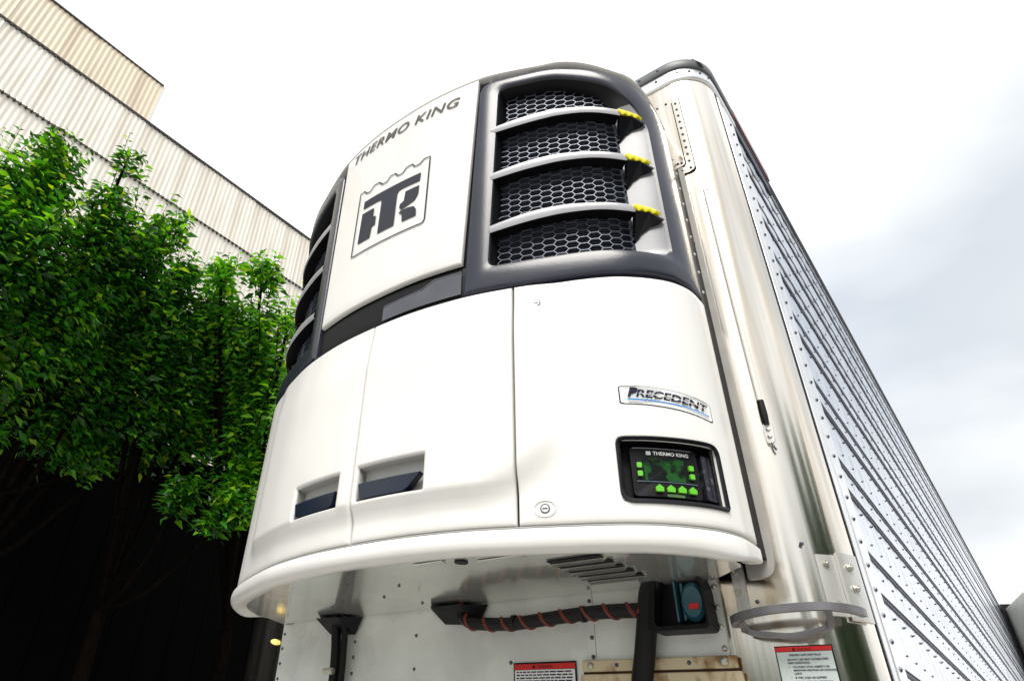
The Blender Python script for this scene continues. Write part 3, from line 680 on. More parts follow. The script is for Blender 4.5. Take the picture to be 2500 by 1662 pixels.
# grilles ------------------------------------------------------------------------
def grille(sg):
    def q(x): return sx(x)*1.0
    C = lambda x, z: (sg*sx(x), z)     # mirrored about the unit's middle for the far side
    Ee = E-.008
    outer = rpoly([(sg*sx(.466), 2.684), (sg*Ee, 2.684), (sg*Ee, 3.56), (sg*sx(1.045), 3.735), (sg*sx(.80), 3.832), (sg*sx(.513), 3.850)], [.004, .004, .10, .08, .05, .07], 8, 10)
    inner = rpoly([(sg*sx(.556), 2.792), (sg*sx(1.092), 2.782), (sg*sx(1.092), 3.50), (sg*sx(1.02), 3.668), (sg*sx(.80), 3.772), (sg*sx(.596), 3.783)], [.035, .05, .09, .06, .05, .045], 8, 10)
    meshp = rpoly([(sg*sx(.570), 2.800), (sg*sx(1.030), 2.792), (sg*sx(1.030), 3.52), (sg*sx(.99), 3.655), (sg*sx(.80), 3.755), (sg*sx(.605), 3.768)], [.025, .03, .05, .05, .05, .035], 8, 10)
    mix = lambda t: [a*(1-t)+b*t for a, b in zip(outer, inner)]
    def lp(pts, o): return [P3(p[0], p[1], o) for p in pts]
    loops = [lp(outer, -.03), lp(outer, -.006), lp(mix(.05), -.001), lp(mix(.12), .001), lp(mix(.3), .002), lp(mix(.5), .003), lp(mix(.7), .002), lp(mix(.86), .000), lp(mix(.95), -.003), lp(inner, -.010)]
    V, F = bridge(loops); fm = MB().add(V, F).build('grille_frame', grey, unit, smooth=True, angle=28)
    mi = lambda t: [a*(1-t)+b*t for a, b in zip(inner, meshp)]
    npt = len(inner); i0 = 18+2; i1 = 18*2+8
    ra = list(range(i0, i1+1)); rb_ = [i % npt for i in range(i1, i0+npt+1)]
    for ids, nm, mm in ((ra, 'grille_reveal', greyl), (rb_, 'reveal_shade', black)):  # black stretch paints the shadow inside the frame opening
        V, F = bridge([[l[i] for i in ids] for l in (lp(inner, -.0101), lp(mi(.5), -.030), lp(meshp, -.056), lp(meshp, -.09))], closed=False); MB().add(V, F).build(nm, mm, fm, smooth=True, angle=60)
    # honeycomb wires
    sA, sB = sorted((sg*sx(.56), sg*sx(1.04))); hw, hv2 = .0415, .0305
    poly = np.array([(p[0], p[1]) for p in meshp])
    def inside(x, y):
        c = False; n = len(poly); j = n-1
        for i in range(n):
            if (poly[i, 1] > y) != (poly[j, 1] > y) and x < (poly[j, 0]-poly[i, 0])*(y-poly[i, 1])/(poly[j, 1]-poly[i, 1])+poly[i, 0]: c = not c
            j = i
        return c
    mb = MB(); done = set(); wd = .00125
    def seg(a, b):
        k = (round((a[0]+b[0])*2e3), round((a[1]+b[1])*2e3))
        if k in done: return
        done.add(k)
        if not inside((a[0]+b[0])/2, (a[1]+b[1])/2): return
        d = np.array(b)-np.array(a); d /= np.linalg.norm(d); nn = np.array([-d[1], d[0]])*wd
        L = [(np.array(a)+nn), (np.array(b)+nn), (np.array(b)-nn), (np.array(a)-nn)]
        mb.add([P3(p[0], p[1], -.056) for p in L]+[P3(p[0], p[1], -.060) for p in L], [(0, 1, 2, 3), (0, 4, 5, 1), (1, 5, 6, 2), (2, 6, 7, 3), (3, 7, 4, 0)])
    ci = 0; s = sA
    while s < sB+hw:
        z = 2.76+(hv2/2 if ci % 2 else 0)
        while z < 3.80:
            ax = hw*.66; bx = hw*.34
            pts = [(s-ax, z), (s-bx, z+hv2/2), (s+bx, z+hv2/2), (s+ax, z), (s+bx, z-hv2/2), (s-bx, z-hv2/2)]
            for i in range(6): seg(pts[i], pts[(i+1) % 6])
            z += hv2
        ci += 1; s += hw
    tag(mb.build('honeycomb_mesh', wire, fm), kind='stuff')
    # condenser fins behind
    cb = MB()
    for z in np.arange(2.79, 3.78, .0105):
        ss = np.linspace(sA, sB, 12); 
        V, F = bridge([[P3(t, z, -.082) for t in ss], [P3(t, z+.003, -.080) for t in ss], [P3(t, z+.004, -.10) for t in ss]], closed=False); cb.add(V, F)
    tag(cb.build('condenser_fins', finm, fm), kind='stuff')
    # three curved louvre blades with marker lenses and black webs for the shaded gaps
    for zL, zM, zR in ((3.512, 3.535, 3.488), (3.238, 3.266, 3.230), (2.961, 2.994, 2.970)):
        xs = np.concatenate([np.linspace(.560, .80, 12), np.linspace(.81, 1.026, 12)])
        Lp = [[] for _ in range(7)]
        for x in xs:
            t = (x-.56)/(.8-.56); zz = zL+(zM-zL)*math.sin(min(1, t)*math.pi/2) if x < .8 else zM+(zR-zM)*((x-.8)/.285)**1.25
            hgt = .0172+.005*math.sin(min(1, max(0, t*.7))*math.pi)
            s = sg*sx(x)
            for k, (o, dz) in enumerate(((-.060, -.3), (-.010, -.9), (-.001, -1.0), (.004, -.2), (.001, .85), (-.006, 1.0), (-.058, .55))): Lp[k].append(P3(s, zz+dz*hgt, o))
        V, F = bridge(Lp[2:6], closed=False); bld = MB().add(V, F).build('grille_blade', bladem, fm, smooth=True, angle=35)
        V, F = bridge(Lp[5:]+Lp[:3], closed=False); MB().add(V, F).build('blade_shade', black, fm)  # blade underside and back coloured black to stand for shade
        # yellow lens on the outer end: ribbed
        Lp = [[] for _ in range(5)]
        for i, x in enumerate(np.linspace(1.020, 1.084, 17)):
            t = i/16; zz = zM+(zR-zM)*((x-.8)/.285)**1.25; s = sg*sx(x); h = .016*(1-.25*t)*(1 if 0 < i < 16 else .5); wob = .002*math.sin(i*1.5)
            for k, (o, dz) in enumerate(((-.03, -.6), (.004+wob, -.8+.2*math.sin(i*1.5)), (.009+wob, .0), (.004, .9), (-.03, .9))): Lp[k].append(P3(s, zz+.004+dz*h, o-.004*t))
        V, F = bridge(Lp+[Lp[0]], closed=False); n = 17; F += [tuple(k*n for k in range(5)), tuple(k*n+n-1 for k in range(5))]
        MB().add(V, F).build('marker_lens', yel, bld, smooth=True, angle=50)
        # tapering black web standing for the shadowed gap under the blade end
        zr = zR+.02
        A = [(1.024, zr-.030, .003), (1.058, zr-.028, .004), (1.090, zr-.042, .003), (1.086, zr-.052, .001), (1.066, zr-.070, -.018), (1.046, zr-.094, -.038), (1.030, zr-.128, -.052)]
        Bk = [(x, z, o-.03 if x < 1.07 else -.022) for x, z, o in A]
        n = len(A); V = [P3(sg*sx(x), z, o) for x, z, o in A]+[P3(sg*sx(x), z, o) for x, z, o in Bk]
        MB().add(V, [tuple(range(n)), tuple(range(n, 2*n))[::-1]]+[(i, (i+1) % n, n+(i+1) % n, n+i) for i in range(n)]).build('gap_shade', gloss, bld)
    return fm
gR = grille(1); gL = grille(-1)
# black core behind all gaps
skin('inner_core', black, unit, -E+.02, E-.02, 1.83, 2.70, off=-.060, thick=.03, fil=.001, ds=.1, dz=.2)
skin('inner_core', black, unit, sx(-.42), sx(.56), 2.70, 3.86, off=-.032, thick=.03, fil=.001, ds=.1, dz=.2)
skin('inner_core', black, unit, -E+.02, E-.02, 2.70, 3.80, off=-.14, thick=.02, fil=.001, ds=.1, dz=.2)
# rounded white top cap
zc_ = lambda s: 3.890-.030*sm(sx(.50), sx(.82), abs(s))-.112*sm(sx(.80), sx(1.08), abs(s))-.19*sm(sx(1.055), E, abs(s))
ss = np.linspace(-E+.004, E-.004, 90); loops = []
for o, dz in ((-.03, 0), (-.004, 0.000), (.001, .006), (-.004, .030), (-.018, .052), (-.045, .072), (-.10, .088), (-.20, .10)):
    row = []
    for s in ss:
        x, y = PF.at(s, o); k = sm(.85, 1.05, abs(x-UX)); row.append((x, min(y, -.105), zc_(s)+dz*(1-.35*k)))
    loops.append(row)
loops.append([(UX+(p[0]-UX)*.9, -.10, 3.96-.05*abs(p[0]-UX)) for p in loops[-1]])
V, F = bridge(loops, closed=False); MB().add(V, F).build('top_cap', white, unit, smooth=True, angle=50)
MB().tube([(.545, -.55, 3.86), (.540, -.53, 3.93)], .006, 6).build('lifting_tab', labelw, unit)
# black gasket and grey mounting flange at the back of the unit
def gaskets(sg):
    x = UX+sg*1.032
    gk = MB().box(min(x, x-sg*.05), max(x, x-sg*.05), -.100, -.010, 1.845, 3.56).build('gasket', black, unit)
    if sg > 0:
        gd = MB().dome((0, 0, 0), (1, 0, 0), .006, .005).build('rivet', labelw, gk); gd.location = (x, -.05, 2.75)
        for z in np.arange(2.84, 3.5, .085): inst(gd, 'rivet', gk, (x, -.05, z))
    xe = x+sg*.020
    pl = rpoly([(x-sg*.06, 1.800), (xe-sg*.01, 1.800), (xe, 1.86), (xe, 3.60), (x-sg*.06, 3.60)], [.003, .03, .03, .02, .003], 5, 3)
    m = MB().prism([(a, -.009, c) for a, c in pl], None, (0, .008, 0)).build('mounting_flange', mat('flange_grey', (.42, .41, .39), .4, var=.2), unit)
    return gk
gaskets(1); gaskets(-1)
# bumper rim around the foot --------------------------------------------------
ss = np.linspace(-E+.0, E-.0, 120)
cs = [(-.02, 1.853), (.002, 1.853), (.007, 1.850), (.012, 1.842), (.015, 1.830), (.0155, 1.818), (.013, 1.806), (.008, 1.798), (-.002, 1.792), (-.010, 1.790), (-.035, 1.793), (-.05, 1.80), (-.055, 1.815)]
V, F = bridge([[P3(s, z+(.026*(1.855-z)/.065)*sm(.86*E, E, abs(s)), (o if o < 0 else o*(1-.95*sm(.72*E, .97*E, abs(s))))) for s in ss] for o, z in cs], closed=False)
n = len(ss); F += [tuple(k*n for k in range(len(cs))), tuple(k*n+n-1 for k in range(len(cs)))]
rim = MB().add(V, F).build('bumper_rim', white, unit, smooth=True, angle=60)
ringp = [P3(s, 1.8565, -.0045) for s in np.linspace(-E+.01, E-.01, 80)]
MB().tube(ringp, .0035, 5).build('rim_seal', mat('seal_grey', (.28, .28, .27), .5), rim, smooth=True)
# polished underside plate with louvres
ed = [P3(s, 1.803, -.045) for s in np.linspace(-E, E, 60)]
ed = [(-.958, -.021, 1.803)]+[q for q in ed if q[1] < -.13]+[(.955, -.021, 1.803)]
pn = MB().prism(ed, None, (0, 0, .006)).build('underside_pan', whited, unit)
for i in range(5):
    y = -.415+i*.054; x0, x1 = .640, .805+.004*i
    lv = MB(); lv.add([(x0, y, 1.8015), (x1, y, 1.8015), (x1, y+.030, 1.8015), (x0, y+.030, 1.8015), (x0+.006, y+.034, 1.789), (x1-.006, y+.034, 1.789), (x0, y+.046, 1.8015), (x1, y+.046, 1.8015)],
                      [(4, 5, 7, 6), (3, 4, 6), (2, 7, 5)]); lo = lv.build('louvre', whited, pn)
    MB().box(x0+.003, x1-.003, y+.006, y+.033, 1.7985, 1.8012).build('louvre_slot', black, lo)
b = MB(); b.cyl((.42, -.505, 1.7985), (0, 0, 1), .020, .004, 18); b.build('drain_hole', black, pn)
for x0, x1, y in ((.27, .38, -.535), (.47, .62, -.487)):
    MB().box(x0, x1, y-.012, y+.012, 1.7975, 1.8018).build('pan_tab', whited, pn, bevel=.003)
for x, y in ((-.10, -.45), (-.30, -.28), (-.12, -.25), (-.44, -.2), (.05, -.36), (-.05, -.12)): MB().dome((x, y, 1.802), (0, 0, -1), .006, .005).build('rivet', rivd, pn)
# hoses, brackets and the connector box --------------------------------------------
hA = MB().tube(spline([(-.575, -.06, 1.802), (-.568, -.052, 1.76), (-.560, -.045, 1.68), (-.558, -.04, 1.58), (-.56, -.04, 1.35)]), .020, 10).build('drain_hose', hose_m, unit, smooth=True)
MB().tube(spline([(-.515, -.06, 1.802), (-.515, -.05, 1.74), (-.515, -.045, 1.68), (-.516, -.04, 1.58), (-.52, -.04, 1.35)]), .013, 10).build('drain_hose', hose_m, unit, smooth=True)
MB().cyl((-.585, -.07, 1.60), (1, 0, 0), .012, .05, 10).build('hose_clamp', bolt_m, hA)
def bracket(x0, x1, name):
    xm = (x0+x1)/2
    return MB().prism([(x0, -.012, 1.800), (xm-.03, -.13, 1.792), (xm+.05, -.13, 1.790), (x1, -.012, 1.796), (xm+.08, -.012, 1.74), (xm-.04, -.012, 1.75)], None, (0, .003, -.006)).build(name, hose_m, unit)
for x0, x1 in ((-.70, -.45), (-.09, .17)):
    b = MB(); xm = (x0+x1)/2
    V = [(x0, -.02, 1.800), (x1, -.02, 1.800), (xm+.07, -.11, 1.786), (xm-.06, -.11, 1.790), (xm+.09, -.02, 1.735), (xm-.06, -.02, 1.745)]
    b.add(V, [(0, 1, 2, 3), (3, 2, 4, 5), (0, 3, 5), (1, 4, 2), (0, 5, 4, 1)]); b.build('hose_bracket', black, unit)
def wrapped(path, r, name, mwrap, turns, seg0=0.0, seg1=1.0, wr=None):
    P = spline(path, 14); o = MB().tube(P, r, 12).build(name, hose_m, unit, smooth=True)
    pts = np.array(P); d = np.concatenate([[0], np.cumsum(np.linalg.norm(np.diff(pts, axis=0), axis=1))]); Lh = d[-1]; hel = []
    k = 0
    for t in np.linspace(seg0, seg1, 420):
        c = np.array([np.interp(t*Lh, d, pts[:, i]) for i in range(3)]); c2 = np.array([np.interp(min(1, t+.005)*Lh, d, pts[:, i]) for i in range(3)])
        T = c2-c; T = T/max(1e-9, np.linalg.norm(T)) if np.linalg.norm(T) > 0 else np.array([1, 0, 0]); a = np.cross(T, [0, 0.3, 1]); a /= np.linalg.norm(a); bb = np.cross(T, a)
        ph = t*turns*2*math.pi; hel.append(tuple(c+(a*math.cos(ph)+bb*math.sin(ph))*(r-.002)))
    MB().tube(hel, .0065, 5).build('spiral_wrap', mwrap, o, smooth=True); return o
wrapped([(.075, -.06, 1.802), (.085, -.055, 1.765), (.12, -.06, 1.738), (.18, -.05, 1.730), (.30, -.05, 1.724), (.45, -.05, 1.732), (.60, -.05, 1.738), (.74, -.05, 1.734), (.79, -.05, 1.733)], .021, 'power_cable', hosew, 10)
for x in (.30, .555): MB().cyl((x-.006, -.05, 1.727 if x < .4 else 1.736), (1, 0, 0), .0245, .012, 12).build('cable_tie', hose_m, unit)
cb = MB(); oc = rpoly([(.775, 1.668), (.948, 1.668), (.945, 1.800), (.915, 1.835), (.80, 1.845)], [.02, .015, .03, .03, .02], 5, 3)
bx = MB(); n = len(oc)
ic = [((x-.86)*.86+.866, (z-1.755)*.84+1.753) for x, z in oc]
V, F = bridge([[(x, -.010, z) for x, z in oc], [(x, -.085, z) for x, z in oc], [(x, -.085, z) for x, z in ic], [(x, -.03, z) for x, z in ic]]); F.append(tuple(range(3*n, 4*n)))
box = bx.add(V, F).build('connector_box', black, unit, smooth=True, angle=30)
ep = [(.905+.034*math.cos(t), 1.742+.052*math.sin(t)) for t in np.linspace(0, 2*math.pi, 24, endpoint=False)]
V, F = bridge([[(x, -.032, z) for x, z in ep], [(x, -.062, z) for x, z in ep], [((x-.905)*.8+.905, -.070, (z-1.742)*.8+1.742) for x, z in ep]]); F.append(tuple(range(48, 72)))
ln = MB().add(V, F).build('connector_lens', teal, box, smooth=True, angle=35)
MB().box(.896, .922, -.0725, -.0705, 1.722, 1.736).build('red_tag', red, ln)
MB().box(.858, .864, -.075, -.03, 1.690, 1.800).build('box_rib', teal, box, bevel=.002)
MB().box(.872, .880, -.062, -.03, 1.695, 1.795).build('box_rib', teal, box, bevel=.002)
MB().prism([(.742, -.072, 1.722), (.772, -.072, 1.722), (.766, -.072, 1.748), (.752, -.072, 1.748)], None, (0, -.004, 0)).build('red_tag', red, box)
MB().tube(spline([(.80, -.055, 1.82), (.775, -.055, 1.77), (.758, -.05, 1.70), (.738, -.045, 1.62), (.715, -.04, 1.53), (.70, -.04, 1.40)]), [.03]*41, 14).build('supply_duct', hose_m, unit, smooth=True)

# ================================================================== WAREHOUSE
XW = -14.0; PCH = 0.150
wh = thing('warehouse', 'tall cream corrugated warehouse with a stepped roof behind the trees', 'building', (XW, 10, 0)); wh.location = (0, 0, 0)
def corr(n, z0, z1, amp=.010, cm=None):
    V = []; F = []; k = 8; m = n*k
    for z in (z0, z1):
        for i in range(m+1): V.append((amp*math.cos(2*math.pi*i/k), i*PCH/k, z))
    F = [(i, i+1, m+2+i, m+1+i) for i in range(m)]
    me = bpy.data.meshes.new('corrugated_sheet'); me.from_pydata(V, [], F); me.polygons.foreach_set('use_smooth', [True]*m); me.materials.append(cm or clad); return me
NW = 14; WID = NW*PCH
lowm, upm, boxm = corr(NW, 0, 14.93), corr(NW, 14.86, 17.0), corr(NW, 17.02, 18.74, cm=mat('tan_corrugated_cladding', (0.74, 0.64, 0.49), 0.45, col2=(0.52, 0.43, 0.32), vscale=0.55, vstretch=(1, 3.2, 0.28), thr=(0.28, 0.50)))
ystart = 1.85-WID*6
for i in range(22):
    y = ystart+i*WID+.001*i
    inst(lowm, 'cladding_sheet', wh, (XW-.05+.016*(i % 2), y, 0)); inst(upm, 'cladding_sheet', wh, (XW+.016*(i % 2), y, 0))
    if i < 6: inst(boxm, 'cladding_sheet', wh, (XW+.016*(i % 2), y, 0))
dm = MB().box(-.03, .060, -.021, .021, -.026, .026); d0 = dm.build('lap_opening', cladr, wh); d0.location = (XW-.028, ystart+PCH*20, 14.84)
for k in range(21, 150): inst(d0, 'lap_opening', wh, (XW-.028, ystart+k*PCH+PCH*.5, 14.84))
y_end = ystart+22*WID
MB().box(XW-.4, XW+.045, ystart, y_end, 17.0, 17.06).build('roof_edge', cladr, wh)
tm = MB().box(0, .05, -.03, .03, -.05, 0); t0 = tm.build('roof_edge_tooth', cladr, wh); t0.location = (XW+.01, ystart, 17.0)
for k in range(1, 130): inst(t0, 'roof_edge_tooth', wh, (XW+.01, ystart+k*PCH, 17.0))
MB().box(XW-8, XW+.05, ystart, 1.86, 18.74, 18.79).build('roof_edge', cladr, wh)
MB().box(XW-.05, XW+.03, 1.855, 1.93, 17.06, 18.74).build('corner_flashing', mat('flashing', (.72, .72, .69), .4), wh)
MB().box(XW-8, XW-.06, ystart, 1.85, 17.06, 18.74).build('roof_monitor', clad, wh)
MB().box(XW-20, XW-.09, ystart, y_end, 0, 16.99).build('wall_core', clad, wh)

# added near-black shed standing for deep shade behind the trees ------------------------------------
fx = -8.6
fe = thing('backdrop', 'added near-black shed standing for deep shade behind the tree trunks', 'backdrop', (0, 0, 0))
MB().box(fx-3, fx-.03, -9, 13.5, 0, 5.3).build('backdrop_body', backdrop_m, fe)
f0 = MB().box(-.012, .012, -.24, .24, 0, 5.3).build('backdrop_board', backdrop_m, fe); f0.location = (fx, -8.75, 0)
for k in range(1, 45): inst(f0, 'backdrop_board', fe, (fx+random.uniform(-.01, .01), -8.75+k*.495, 0))
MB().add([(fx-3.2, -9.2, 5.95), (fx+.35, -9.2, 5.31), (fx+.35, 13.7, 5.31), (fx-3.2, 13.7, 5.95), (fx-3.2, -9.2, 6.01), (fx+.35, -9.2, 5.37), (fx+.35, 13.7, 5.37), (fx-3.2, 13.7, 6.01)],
         [(0, 1, 2, 3), (7, 6, 5, 4), (0, 4, 5, 1), (1, 5, 6, 2), (2, 6, 7, 3), (3, 7, 4, 0)]).build('backdrop_roof', backdrop_m, fe)

# ================================================================== TREES
leaf_mats = [mat('leaf_deep_green', (.013, .095, .007), .38, var=.5, vscale=1.6, trans=.20), mat('leaf_mid_green', (.034, .230, .009), .36, var=.45, vscale=1.6, trans=.26), mat('leaf_fresh_green', (.130, .42, .014), .36, var=.35, vscale=1.6, trans=.36), mat('leaf_yellow_green', (.26, .46, .02), .36, var=.3, vscale=1.6, trans=.4)]
def leaves_mesh(base, dirs, normals, size):
    """folded pointed leaf: 6 verts, 4 tris"""
    n = len(base); d = dirs/np.linalg.norm(dirs, axis=1)[:, None]; sd_ = np.cross(d, normals); sd_ /= np.linalg.norm(sd_, axis=1)[:, None]+1e-9; up = np.cross(sd_, d)
    L_ = size[:, None]; W_ = L_*.20
    v0 = base; m1 = base+d*L_*.45-up*L_*.03; tip = base+d*L_-up*L_*.24
    l1 = base+d*L_*.42+sd_*W_+up*L_*.06; r1_ = base+d*L_*.42-sd_*W_+up*L_*.06
    V = np.stack([v0, l1, m1, r1_, tip], 1).reshape(-1, 3)
    q = np.arange(n)[:, None]*5; F = np.concatenate([q+[0, 1, 2], q+[0, 2, 3], q+[1, 4, 2], q+[2, 4, 3]], 0)
    return V, F
def mesh_np(name, V, F, m, parent, mi=None):
    me = bpy.data.meshes.new(name); me.vertices.add(len(V)); me.vertices.foreach_set('co', V.astype(np.float32).ravel())
    nf = len(F); me.loops.add(nf*3); me.loops.foreach_set('vertex_index', F.astype(np.int32).ravel()); me.polygons.add(nf)
    me.polygons.foreach_set('loop_start', np.arange(0, nf*3, 3, dtype=np.int32)); me.polygons.foreach_set('loop_total', np.full(nf, 3, np.int32))
    for x in m: me.materials.append(x)
    if mi is not None: me.polygons.foreach_set('material_index', mi.astype(np.int32))
    me.update(calc_edges=True); o = bpy.data.objects.new(name, me); COL.objects.link(o); o.parent = parent; return o
def tree(label, base, lumps, tips, nshoot, weights=(.4, .4, .2), ls=.138, group='trees beside the warehouse', seed=1):
    R = np.random.default_rng(seed); t = thing('broadleaf_tree', label, 'tree', (0, 0, 0), group)
    bx_, by_ = base; top = max(l[0][2] for l in lumps)
    shoots = []
    for tp in tips:
        tp = np.array(tp); ln_ = R.uniform(1.1, 1.7); c = np.array([bx_, by_, tp[2]-ln_*1.3]); d = (c-tp); d[:2] *= .28; d[2] = -ln_; shoots.append((tp+d, tp))
    vol = np.array([l[1][0]*l[1][1]*l[1][2] for l in lumps]); vol = vol**.8*np.array([(1.0 if l[0][2] < 4.4 else .75)*(.5 if l[0][0] < -5.6 and l[1][0] > .55 else 1) for l in lumps]); vol = vol/vol.sum()
    for k in range(nshoot):
        c, r = lumps[R.choice(len(lumps), p=vol)]; u = R.normal(size=3); u /= np.linalg.norm(u); q = np.array(c)+u*np.array(r)*R.uniform(.25, 1)**.5
        out_ = (q-np.array([bx_, by_, q[2]-1.2])); out_ /= np.linalg.norm(out_); d = out_*.55+np.array([0, 0, .75])+R.normal(size=3)*.30; d /= np.linalg.norm(d)
        shoots.append((q, q+d*R.uniform(.35, .95)*min(1.0, max(.4, r[0]/.42))))
    B = []; Dd = []; Nn = []; Sz = []; tw = MB()
    for i, (a, b) in enumerate(shoots):
        ln_ = np.linalg.norm(b-a); n = int(14+ln_*26); ax = (b-a)/ln_; side_ = np.cross(ax, R.normal(size=3)); side_ /= np.linalg.norm(side_); s2 = np.cross(ax, side_); bend = side_*R.uniform(-.12, .12)*ln_
        tt = ((np.arange(n)+R.uniform(0, 1, n))/n)[:, None]; p = a+(b-a)*tt+bend*np.sin(tt*math.pi); ph = (np.arange(n)*2.4)[:, None]+R.uniform(-.4, .4, (n, 1)); sp = (1-tt)*.11
        rd = side_*np.cos(ph)+s2*np.sin(ph); B.append(p+rd*sp*R.uniform(0, 1, (n, 1))); Dd.append(rd*R.uniform(.7, 1.1, (n, 1))+ax*R.uniform(.2, .7, (n, 1))+np.array([0, 0, -.25]))
        Nn.append(np.array([0, 0, 1.0])+R.normal(size=(n, 3))*.45); Sz.append((ls*R.uniform(.5, 1.4, (n, 1))*(1-.35*tt**3))[:, 0])
        if i < 320: tw.tube([tuple(a), tuple(a+(b-a)*.5+bend), tuple(b)], [.008, .005, .002], 4, cap=False)
    B = np.concatenate(B); Dd = np.concatenate(Dd); Nn = np.concatenate(Nn); Sz = np.concatenate(Sz)
    V, F = leaves_mesh(np.array(B), np.array(Dd), np.array(Nn), np.array(Sz))
    nl = len(B); mi1 = R.choice(4, size=nl, p=tuple(x*.94 for x in weights)+(.06,)); mi = np.concatenate([mi1]*4)
    cr = mesh_np('crown', V, F, leaf_mats, t, mi)
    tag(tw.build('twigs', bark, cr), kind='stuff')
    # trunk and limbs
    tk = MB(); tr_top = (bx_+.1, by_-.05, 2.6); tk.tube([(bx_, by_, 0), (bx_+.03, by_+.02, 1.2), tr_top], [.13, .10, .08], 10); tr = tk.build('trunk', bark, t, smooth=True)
    for c, r in lumps:
        c = np.array(c); m = (np.array(tr_top)*.5+c*.5)+np.array([0, 0, -.25]); lb = MB(); lb.tube(spline([tr_top, tuple(m), tuple(c-np.array([0, 0, r[2]*.4])), tuple(c+np.array([0, 0, r[2]*.15]))], 5), np.linspace(.045, .004, 16), 6); lb.build('limb', bark, tr, smooth=True)
    return t
TIPS = [[-5.57, -1.59, 7.09], [-6.16, -1.42, 7.69], [-5.84, -1.25, 7.55], [-6.31, -0.92, 8.25], [-5.89, -0.84, 7.86], [-5.96, -0.68, 7.63], [-5.4, -0.43, 8.02], [-5.92, -0.02, 8.32], [-5.6, -0.01, 7.33], [-6.04, 0.28, 7.79], [-5.56, 0.45, 7.7], [-5.61, 0.61, 7.27], [-5.07, 0.62, 6.75], [-5.59, 0.94, 6.8], [-5.11, 1.27, 6.96], [-5.62, 1.36, 7.26], [-4.94, 1.81, 6.93], [-4.94, 2.0, 6.85], [-4.46, 1.82, 6.18], [-4.79, 2.4, 6.61]]
TIPS = [[1.614+(x-1.614)*.93, -2.049+(y+2.049)*.93, 1.3+(z-1.3)*.93] for x, y, z in TIPS]
tree('big green tree at the far left edge, its crown below the raised roof', (-7.0, -2.0), [((-5.23, -1.16, 6.13), (0.31, 0.31, 0.31)), ((-5.30, -0.97, 5.38), (0.39, 0.39, 0.47)), ((-5.32, -1.11, 6.76), (0.21, 0.21, 0.21)), ((-5.50, -0.40, 5.15), (0.49, 0.49, 0.40)), ((-5.81, -0.41, 4.63), (0.57, 0.57, 0.53)), ((-5.85, 0.22, 4.69), (0.51, 0.51, 0.42)), ((-6.27, 0.21, 4.12), (0.65, 0.65, 0.37)), ((-5.85, -1.32, 5.07), (0.63, 0.63, 1.06)), ((-7.00, 0.19, 5.21), (0.95, 0.95, 0.79)), ((-6.10, 0.72, 3.83), (0.33, 0.33, 0.14))], TIPS[0:6], 800, (0.38, 0.40, 0.22), seed=3)
tree('green tree whose tallest leafy shoot rises against the warehouse wall', (-7.0, .3), [((-5.23, -0.16, 5.82), (0.33, 0.33, 0.33)), ((-5.05, 0.10, 5.97), (0.24, 0.24, 0.26)), ((-5.07, -0.34, 6.37), (0.14, 0.14, 0.34)), ((-4.99, -0.41, 7.01), (0.08, 0.08, 0.30)), ((-5.45, 0.15, 5.40), (0.43, 0.43, 0.29)), ((-5.25, 0.45, 5.43), (0.29, 0.29, 0.19)), ((-5.78, 0.72, 4.73), (0.53, 0.53, 0.34)), ((-6.05, 1.13, 4.32), (0.64, 0.64, 0.35)), ((-6.64, 1.29, 5.30), (0.84, 0.84, 0.67))], TIPS[6:11], 560, (0.42, 0.40, 0.18), seed=4)
tree('green tree with open sprays of leaves in the middle of the row', (-6.7, 1.8), [((-4.96, 0.35, 6.36), (0.21, 0.21, 0.23)), ((-4.94, 0.68, 5.99), (0.18, 0.18, 0.15)), ((-5.14, 0.71, 5.60), (0.27, 0.27, 0.20)), ((-5.24, 1.23, 5.44), (0.31, 0.31, 0.26)), ((-5.53, 1.09, 4.99), (0.35, 0.35, 0.25)), ((-5.78, 1.72, 4.60), (0.52, 0.52, 0.41)), ((-5.38, 1.63, 5.02), (0.31, 0.31, 0.31)), ((-5.45, 1.71, 3.59), (0.19, 0.19, 0.16)), ((-5.23, 2.10, 3.48), (0.21, 0.21, 0.17)), ((-6.31, 2.01, 5.21), (0.68, 0.68, 0.63))], TIPS[11:15], 520, (0.36, 0.42, 0.22), seed=5)
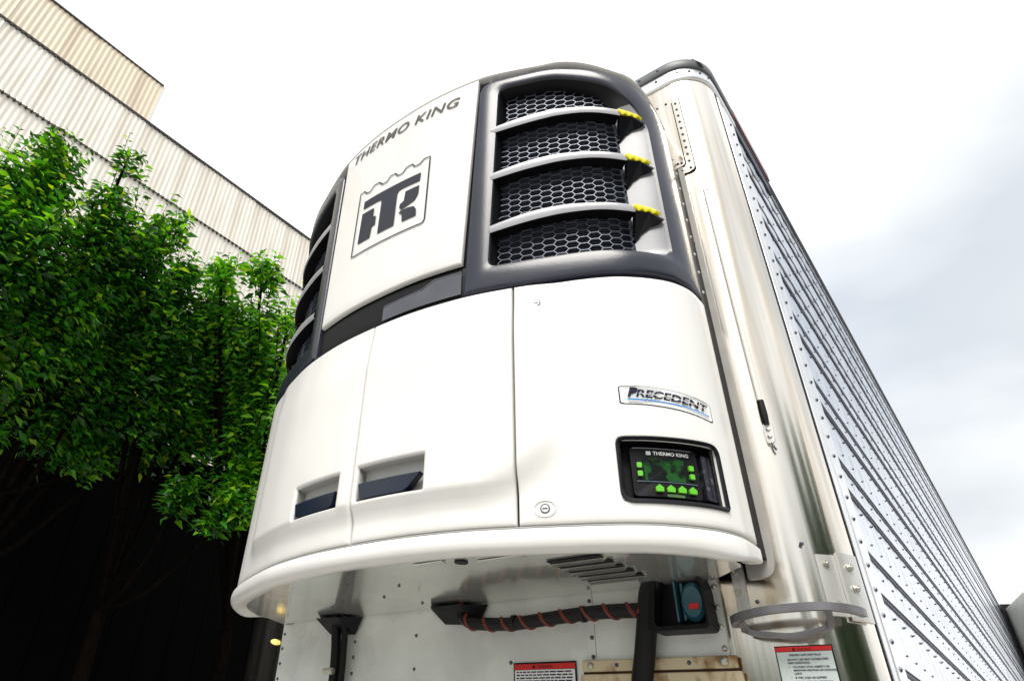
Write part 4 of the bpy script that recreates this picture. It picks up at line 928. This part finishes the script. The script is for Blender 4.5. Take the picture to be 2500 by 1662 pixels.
tree('bright yellow-green tree close beside the refrigeration unit', (-6.3, 3.3), [((-4.56, 1.03, 6.04), (0.14, 0.14, 0.30)), ((-4.43, 1.49, 6.20), (0.16, 0.16, 0.21)), ((-4.88, 1.29, 5.64), (0.28, 0.28, 0.30)), ((-4.75, 1.73, 5.46), (0.26, 0.26, 0.31)), ((-5.06, 1.79, 5.18), (0.36, 0.36, 0.31)), ((-4.99, 2.11, 5.00), (0.31, 0.31, 0.47)), ((-5.41, 2.18, 4.52), (0.47, 0.47, 0.36)), ((-5.25, 2.44, 4.03), (0.30, 0.30, 0.30)), ((-4.37, 1.95, 5.75), (0.16, 0.16, 0.29)), ((-5.08, 2.33, 3.72), (0.22, 0.22, 0.24)), ((-6.06, 2.45, 5.46), (0.70, 0.70, 0.70))], TIPS[15:20], 600, (0.15, 0.40, 0.45), seed=6)
# far tree line that only the polished steel reflects
R_ = np.random.default_rng(11); n = 14000
pa = R_.uniform(rad(60), rad(215), n); pr = 36+R_.uniform(-2, 2, n); px = pr*np.sin(pa); py = pr*np.cos(pa)
pz = R_.uniform(.02, 1, n)**.8*(8+2.0*np.sin(pa*11)+1.3*np.sin(pa*27+1))
V, F = leaves_mesh(np.stack([px, py, pz], 1), R_.normal(size=(n, 3)), R_.normal(size=(n, 3)), R_.uniform(.9, 1.8, n))
tl = mesh_np('tree_line', V, F, [leaf_mats[0]], None); tag(tl, 'distant line of green trees across the yard, seen only reflected in the steel', 'trees', kind='stuff')
n = 7000; pa = R_.uniform(rad(70), rad(122), n); pr = 15+R_.uniform(-1.5, 1.5, n); px = 1.6+pr*np.sin(pa); py = -2+pr*np.cos(pa)
pz = R_.uniform(.02, 1, n)**.8*(8+1.2*np.sin(pa*17)+.7*np.sin(pa*43+1))
V, F = leaves_mesh(np.stack([px, py, pz], 1), R_.normal(size=(n, 3)), R_.normal(size=(n, 3)), R_.uniform(.5, 1.0, n))
tl = mesh_np('tree_line', V, F, [leaf_mats[0]], None); tag(tl, 'dark mass of trees beside the yard, mirrored in the steel corner', 'trees', kind='stuff')
